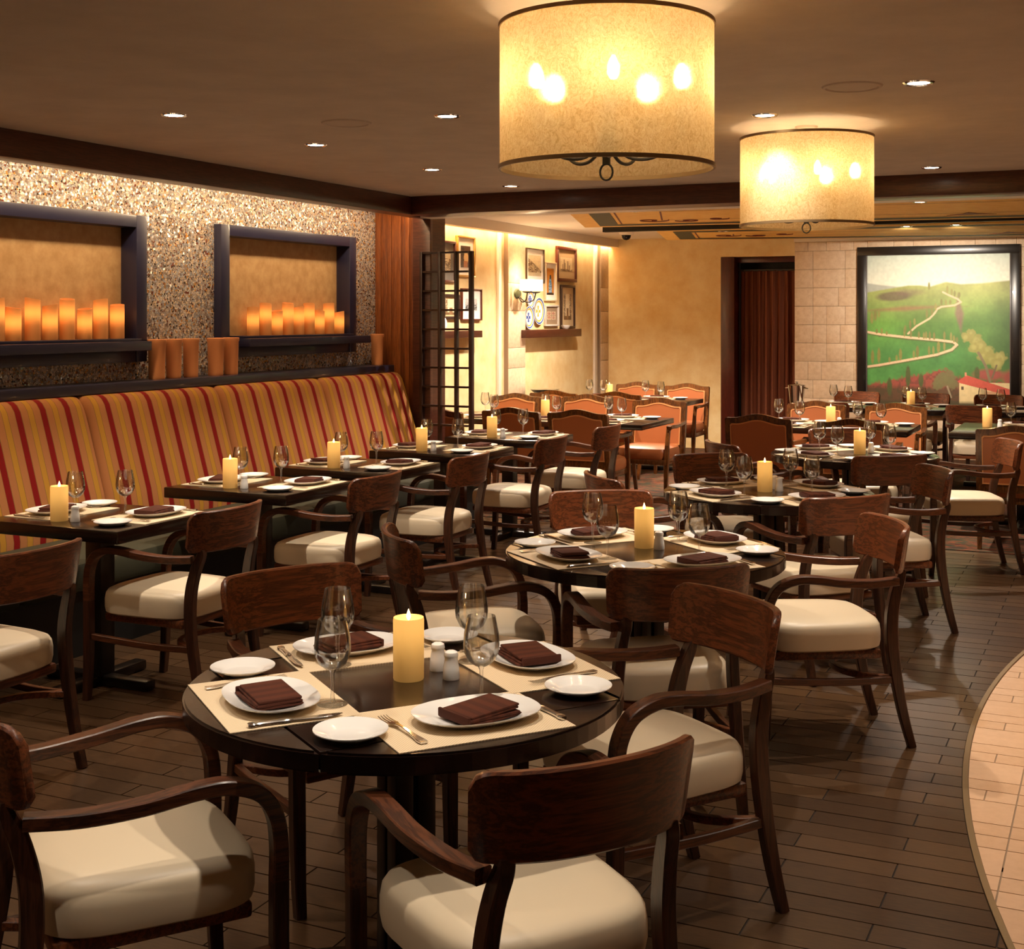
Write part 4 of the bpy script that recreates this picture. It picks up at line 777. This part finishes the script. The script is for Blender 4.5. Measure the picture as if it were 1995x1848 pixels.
# --- small table items, one mesh of each kind
def napkin_mesh(v):
    mb = MB(); rg = random.Random(v); z = 0.0
    for k in range(4):
        w, d, h = 0.074 - 0.002 * k, 0.056 - 0.0015 * k, 0.0062; a = rg.uniform(-0.06, 0.06); dx, dy = rg.uniform(-0.004, 0.004), rg.uniform(-0.004, 0.004)
        q = MB().box(-w, w, -d, d, 0, h, 0.0028); ca, sa = math.cos(a), math.sin(a); q.v = [(x * ca - y * sa + dx, x * sa + y * ca + dy, zz + z + 0.0035 * math.sin(x * 25 + v) * (k > 1)) for x, y, zz in q.v]; mb.add(q.v, q.f, True); z += h * 0.93
    mb.box(-0.076, -0.068, -0.056, 0.054, 0.002, z - 0.001, 0.003)   # folded edge
    return mb.mesh('folded_napkin', napkin_m)
NAPK = [napkin_mesh(k) for k in range(4)]
PLATE = MB().lathe([(0.001, 0.004), (0.5, 0.004), (0.62, 0.006), (0.7, 0.012), (0.95, 0.02), (1.0, 0.0225), (1.0, 0.0205), (0.93, 0.0165), (0.62, 0.0), (0.001, 0.0)], 56, 0.145, 0.104, 2.45).mesh('oval_plate', porcelain)
BREAD = MB().lathe([(0.001, 0.004), (0.5, 0.004), (0.6, 0.006), (0.68, 0.011), (0.96, 0.0175), (1.0, 0.019), (1.0, 0.017), (0.9, 0.0125), (0.58, 0.0), (0.001, 0.0)], 44, 0.08, 0.08).mesh('bread_plate', porcelain)
PMAT = MB().box(-0.205, 0.205, -0.148, 0.148, 0, 0.0022).mesh('placemat', mat_m)
KN_H = MB().sweep([(0, -0.105, 0.005, 0.014, 0.008), (0, -0.095, 0.005, 0.02, 0.009), (0, -0.08, 0.005, 0.014, 0.008), (0, -0.05, 0.005, 0.013, 0.008), (0, -0.02, 0.005, 0.015, 0.008), (0, -0.005, 0.005, 0.009, 0.006)], sub=4, ch=0.6).mesh('handle', steel)
KN_B = MB().sweep([(0, -0.008, 0.005, 0.012, 0.003), (0.001, 0.03, 0.005, 0.017, 0.0025), (0.001, 0.08, 0.005, 0.018, 0.002), (-0.002, 0.108, 0.005, 0.006, 0.0015)], sub=4).mesh('blade', steel)
mb = MB(); mb.sweep([(0, -0.1, 0.004, 0.018, 0.004), (0, -0.085, 0.004, 0.02, 0.004), (0, -0.05, 0.006, 0.012, 0.004), (0, 0.0, 0.009, 0.007, 0.004), (0, 0.03, 0.008, 0.012, 0.003)], sub=4, ch=0.5); FK_H = mb.mesh('handle', steel)
mb = MB(); mb.sweep([(0, 0.028, 0.008, 0.012, 0.003), (0, 0.045, 0.006, 0.025, 0.0025), (0, 0.055, 0.0055, 0.025, 0.002)], sub=3)
for x in (-0.0105, -0.0035, 0.0035, 0.0105): mb.sweep([(x, 0.052, 0.0055, 0.0035, 0.002), (x, 0.08, 0.005, 0.003, 0.002), (x * 0.95, 0.1, 0.008, 0.0018, 0.0015)], sub=3)
FK_T = mb.mesh('tines', steel)
G_BOWL = MB().lathe([(0.004, 0.078), (0.016, 0.081), (0.031, 0.092), (0.0405, 0.112), (0.0425, 0.13), (0.0405, 0.155), (0.0345, 0.185), (0.0325, 0.195), (0.0315, 0.195), (0.0335, 0.185), (0.0395, 0.155), (0.0415, 0.13), (0.0395, 0.113), (0.03, 0.0935), (0.015, 0.084), (0.0005, 0.083)], 36).mesh('bowl', glass_m)
G_STEM = MB().lathe([(0.007, 0.004), (0.0045, 0.016), (0.0038, 0.045), (0.0045, 0.07), (0.009, 0.0795)], 12).mesh('stem', glass_m)
G_FOOT = MB().lathe([(0.0005, 0.0045), (0.008, 0.004), (0.033, 0.0016), (0.035, 0.0008), (0.035, 0.0), (0.0005, 0.0)], 36).mesh('foot', glass_m)
SH_B = MB().lathe([(0.001, 0), (0.02, 0), (0.0215, 0.004), (0.0195, 0.03), (0.016, 0.05), (0.0165, 0.054)], 20).mesh('body', porcelain)
SH_C = MB().lathe([(0.0165, 0.054), (0.018, 0.058), (0.016, 0.066), (0.009, 0.07), (0.001, 0.071)], 20).mesh('cap', porcelain)
CAN_W = MB().lathe([(0.001, 0.0), (0.0365, 0.0), (0.0378, 0.003), (0.0381, 0.145), (0.0368, 0.1515), (0.034, 0.152), (0.03, 0.146), (0.001, 0.143)], 36).mesh('wax', wax_m)
CAN_F = MB().lathe([(0.0015, 0.144), (0.0052, 0.151), (0.0052, 0.157), (0.0025, 0.166), (0.0004, 0.172)], 10).mesh('flame', flame_m)
CAN_U = MB().lathe([(0.001, 0.0), (0.0365, 0.0), (0.0378, 0.003), (0.0381, 0.145), (0.0368, 0.1515), (0.034, 0.152), (0.03, 0.146), (0.001, 0.143)], 36).mesh('wax', wax_m)
ZT = 0.75
def setting(mx, my, face, who, k=0, bread=True, glass=True, mat=True, dz=0.0, nap=True, cutlery=True, gl=(0.1, 0.115), br=(-0.258, 0.0), plate=True, glass2=None):
    # u = diner's right, v = towards the table centre
    f = Vector(face).normalized(); r = Vector((f.y, -f.x)); a = math.atan2(f.y, f.x) - PI / 2; rg = random.Random(hash(who) % 9999 if False else sum(map(ord, who)))
    P = lambda u, v, z: (mx + r.x * u + f.x * v, my + r.y * u + f.y * v, z); z = ZT + dz; zm = z + (0.0024 if mat else 0.0002); j = lambda s: rg.uniform(-s, s)
    if mat: tag(link('placemat', PMAT, None, P(0, 0, z + 0.0001), a), 'woven cream placemat at the %s' % who, 'placemat', 'woven placemats')
    if plate:
        tag(link('oval_plate', PLATE, None, P(0.03, -0.01, zm), a + j(0.06)), 'white oval plate at the %s' % who, 'plate', 'white oval dinner plates')
        if nap: tag(link('folded_napkin', NAPK[k % 4], None, P(0.03 + j(0.01), -0.01 + j(0.008), zm + 0.0075), a + j(0.35)), 'folded brown napkin at the %s' % who, 'napkin', 'folded brown napkins')
    if bread: tag(link('bread_plate', BREAD, None, P(br[0], br[1], z + 0.0003), 0), 'round bread plate at the %s' % who, 'plate', 'round bread plates')
    if cutlery:
        t = thing('table_knife', 'steel table knife at the %s' % who, 'knife', P(0.19, 0.0, zm), a + j(0.08), 'table knives'); link('handle', KN_H, t); link('blade', KN_B, t)
        t = thing('dinner_fork', 'steel dinner fork at the %s' % who, 'fork', P(-0.148, -0.02, zm), a + 0.12 + j(0.08), 'dinner forks'); link('handle', FK_H, t); link('tines', FK_T, t)
    if glass:
        t = thing('wine_glass', 'empty wine glass at the %s' % who, 'glass', P(gl[0], gl[1], zm), 0, 'empty wine glasses'); link('bowl', G_BOWL, t); link('stem', G_STEM, t); link('foot', G_FOOT, t)
def candle(x, y, tbl, lit=True):
    t = thing('pillar_candle', 'ivory pillar candle on the %s' % tbl, 'candle', (x, y, ZT + 0.0002), 0, 'ivory pillar candles'); link('wax', CAN_W, t); link('flame', CAN_F, t)
    point('candle_light', (x, y, ZT + 0.2), 0.35, (1, 0.5, 0.18), 0.01)
def shaker(x, y, what, tbl):
    t = thing('salt_shaker' if what == 'salt' else 'pepper_shaker', 'white porcelain %s shaker on the %s' % (what, tbl), 'shaker', (x, y, ZT + 0.0002), 0, 'white porcelain shakers'); link('body', SH_B, t); link('cap', SH_C, t)
def flat(px, py): return at(px, py, ZT)

RT = [(-1.578, 2.79, 'front round table'), (-1.648, 4.75, 'second round table'), (-1.63, 6.61, 'third round table'), (-1.57, 8.64, 'farthest round table')]
SEAT = [('near place', -39), ('right place', 51), ('far place', 141), ('left place', 231)]
for i, (x, y, nm) in enumerate(RT):
    round_table(x, y, 'dark round drop-leaf table, the %s' % nm, math.radians(-35 - 0.0))
    for k, (sn, ang) in enumerate(SEAT):
        a = math.radians(ang); o = Vector((math.cos(a), math.sin(a))); setting(x + o.x * 0.335, y + o.y * 0.335, -o, '%s of the %s' % (sn, nm), k + i, dz=0.0006 if k % 2 else 0.0)
cd = [at(796, 1322, ZT), at(1255, 1066, ZT), at(1490, 957, ZT), at(1675, 884, ZT)]
for i, c in enumerate(cd): candle(c[0], c[1], RT[i][2])
for (px, py, wh, i) in ((853, 1305, 'salt', 0), (879, 1322, 'pepper', 0), (1284, 1070, 'salt', 1), (1518, 957, 'salt', 2), (1509, 952, 'pepper', 2), (1697, 882, 'salt', 3)):
    c = at(px, py, ZT); shaker(c[0], c[1], wh, RT[i][2])
C = wood_chair
C((-0.873, 2.257), (-0.80, 0.60), 'wooden armchair seen from behind at the near side of the front round table')
C((-2.42, 3.51), (0.87, -0.49), 'wooden armchair facing the camera at the far side of the front round table')
C((-1.015, 3.722), (-0.6, -0.8), 'wooden armchair at the right side of the front round table')
C((-2.183, 2.041), (0.59, 0.806), 'wooden armchair in the bottom left corner with its arm toward the camera')
C((-0.83, 5.36), (-0.87, -0.49), 'wooden armchair beside the aisle at the right of the second round table')
C((-1.285, 4.08), (-0.58, 0.81), 'wooden armchair backing on the second round table, near side')
C((-2.195, 5.695), (0.53, -0.85), 'wooden armchair at the far side of the second round table')
C((-2.48, 4.29), (0.77, 0.64), 'wooden armchair turned sideways at the left of the second round table')
C((-1.103, 6.0), (-0.72, 0.69), 'wooden armchair at the near side of the third round table')
C((-0.882, 7.314), (-0.88, -0.47), 'wooden armchair at the right side of the third round table')
C((-2.207, 7.506), (0.64, -0.76), 'wooden armchair at the far side of the third round table')
C((-2.42, 6.25), (0.75, 0.66), 'wooden armchair, only its dark rim showing, left of the third round table')
C((-1.203, 7.846), (-0.62, 0.79), 'wooden armchair at the near side of the farthest round table')
C((-1.86, 9.62), (0.55, -0.83), 'wooden armchair at the far side of the farthest round table')
C((-0.64, 9.12), (-0.93, -0.36), 'wooden armchair at the right edge on the border of the carpet')
C((-2.35, 8.2), (0.77, 0.64), 'wooden armchair, mostly hidden, left of the farthest round table')
# banquette tables and the chairs opposite
BT = [(3.02, 'banquette table cut off by the left edge'), (4.24, 'nearest banquette table'), (5.45, 'second banquette table'), (6.44, 'third banquette table'), (7.51, 'fourth banquette table'), (8.58, 'fifth banquette table')]
for i, (y0, nm) in enumerate(BT):
    rect_table(-4.53, -3.765, y0, y0 + 0.64, 'dark rectangular table, the %s' % nm, 'dark rectangular banquette tables', 0.055)
    if i == 0: continue
    yc = y0 + 0.32
    setting(-3.93, yc + 0.075, (-1, 0), 'chair side of the %s' % nm, i, br=(-0.27, -0.03), gl=(0.0, 0.14))
    setting(-4.365, yc + 0.0, (1, 0), 'banquette side of the %s' % nm, i + 1, br=(-0.225, 0.01), gl=(0.06, 0.13))
    candle(-4.2, y0 + 0.125, nm); shaker(-4.115, y0 + 0.13, 'salt', nm)
for (ym, lab) in ((3.47, 'wooden armchair cut by the left edge facing the banquette'), (4.58, 'wooden armchair at the nearest banquette table'), (5.82, 'wooden armchair at the second banquette table'), (6.88, 'wooden armchair at the third banquette table'), (8.1, 'wooden armchair at the fourth banquette table'), (9.15, 'wooden armchair at the fifth banquette table')):
    C((-3.43, ym), (-1, 0.0), lab)

# ------------------------------------------------------------------ rear room
Lc = leather_chair; UP, DN = (0, 1), (0, -1)
Lc(845, 793, UP, 'tan leather armchair mostly hidden behind the lattice')
Lc(995, 793, UP, 'tan leather armchair with its back to us, left of the long rear table')
Lc(1125, 797, UP, 'tan leather armchair with its back to us, right of the fifth banquette table')
Lc(1006, 765, DN, 'tan leather armchair facing us at the left of the long rear table')
Lc(1145, 767, DN, 'tan leather armchair facing us at the middle of the long rear table')
Lc(1286, 774, DN, 'tan leather armchair facing us at the right end of the long rear table')
Lc(1078, 759.5, UP, 'tan leather armchair with dark back at the wall table, left one')
Lc(1200, 762, UP, 'tan leather armchair with dark back at the wall table, right one')
Lc(1243, 743, DN, 'tan leather armchair against the ochre wall, left one')
Lc(1339, 746, DN, 'tan leather armchair against the ochre wall beside the doorway')
Lc(1477, 806, UP, 'tan leather armchair with plain back standing before the curtain')
Lc(1591, 780, DN, 'tan leather armchair facing us below the ice bucket')
Lc(1746, 784, DN, 'tan leather armchair facing us before the painting')
Lc(1660, 815, UP, 'tan leather armchair behind the farthest round table')
Lc(1978, 828, UP, 'tan leather armchair with its back to us at the right edge')
PL3 = {1: ['middle'], 2: ['left', 'right'], 3: ['left', 'middle', 'right']}
def long_table(x0, x1, y0, y1, nm, near, far, cnd, sk):
    rect_table(x0, x1, y0, y1, 'dark rectangular table, the %s' % nm)
    for q, x in enumerate(near): setting(x, y0 + 0.17, UP, 'near %s place of the %s' % (PL3[len(near)][q], nm), q, cutlery=True, br=(-0.245, 0.0), gl=(0.11, 0.12))
    for q, x in enumerate(far): setting(x, y1 - 0.17, DN, 'far %s place of the %s' % (PL3[len(far)][q], nm), q + 1, cutlery=True, br=(-0.245, 0.0), gl=(0.11, 0.12))
    if cnd: candle(cnd[0], cnd[1], nm)
    if sk: shaker(sk[0], sk[1], 'salt', nm)
long_table(-5.55, -3.56, 10.2, 11.05, 'long rear table at left', (-5.15, -4.55, -3.95), (-5.15, -4.55, -3.95), (-4.62, 10.66), None)
long_table(-5.95, -4.1, 13.04, 13.76, 'rear table by the ochre wall', (-5.2, -4.55), (-5.2, -4.55), (-5.05, 13.4), None)
long_table(-2.86, -1.5, 10.46, 11.24, 'rear table before the painting', (-2.5, -1.85), (-2.5, -1.85), (-2.16, 10.86), (-2.08, 10.8))
long_table(-1.2, -0.2, 10.5, 11.6, 'rear table at the right edge', (-0.6,), (-0.7,), (-0.98, 11.2), (-0.88, 11.15))
for k, (xc, nm) in enumerate(((-2.57, 'left table under the painting'), (-1.86, 'middle table under the painting'), (-1.14, 'right table under the painting'))):
    rect_table(xc - 0.33, xc + 0.33, 13.0, 13.75, 'dark square table, the %s' % nm)
    setting(xc - 0.0, 13.17, UP, 'near side of the %s' % nm, k, br=(-0.225, 0.0)); setting(xc + 0.02, 13.58, DN, 'far side of the %s' % nm, k + 2, br=(-0.225, 0.0))
    if k == 1: candle(xc - 0.02, 13.38, nm)
    C((xc, 14.36), DN, 'wooden armchair facing us %s' % ('at the left below the painting', 'at the middle below the painting', 'at the right below the painting')[k])
C((-2.55, 12.42), UP, 'wooden armchair with dark back left of the painting tables'); C((-1.86, 12.47), UP, 'wooden armchair hidden behind the facing leather chair before the painting'); C((-1.22, 12.55), UP, 'wooden armchair with its back to us before the painting, cream seat visible')
# ice bucket on its stand
x, y, _ = at(1552, 748, 0.908)
t = thing('bucket_stand', 'steel stand carrying the ice bucket beside the curtain', 'stand', (x, y, 0)); link('base', MB().lathe([(0.001, 0.02), (0.13, 0.015), (0.14, 0.0)], 28).mesh('base', chrome), t); link('pole', MB().lathe([(0.014, 0.015), (0.014, 0.67), (0.05, 0.69)], 14).mesh('pole', chrome), t); link('ring', MB().lathe([(0.05, 0.685), (0.09, 0.69), (0.09, 0.698), (0.001, 0.698)], 28).mesh('ring', chrome), t)
t = thing('ice_bucket', 'polished steel ice bucket with lid beside the curtain', 'bucket', (x, y, 0.699)); link('body', MB().lathe([(0.001, 0), (0.068, 0), (0.072, 0.01), (0.092, 0.19), (0.097, 0.2), (0.09, 0.2)], 32).mesh('body', chrome), t)
link('lid', MB().lathe([(0.097, 0.2), (0.09, 0.206), (0.04, 0.215), (0.012, 0.22), (0.014, 0.236), (0.001, 0.24)], 28).mesh('lid', chrome), t)
for sg in (-1, 1): 
    mb = MB(); mb.tube([(sg * 0.088, -0.02, 0.17), (sg * 0.115, -0.015, 0.165), (sg * 0.118, 0.015, 0.165), (sg * 0.088, 0.02, 0.17)], 0.006); link('handle', mb.mesh('handle', chrome), t)

mb = MB().lathe([(0.001, 0.0), (0.06, 0.0), (0.065, 0.01), (0.1, 0.05), (0.16, 0.085), (0.185, 0.095), (0.18, 0.095), (0.1, 0.058), (0.001, 0.02)], 36)
tag(link('serving_bowl', mb.mesh('serving_bowl', chrome), None, (-5.74, 13.2, ZT + 0.0002)), 'wide shiny serving bowl at the left end of the wall table', 'bowl')
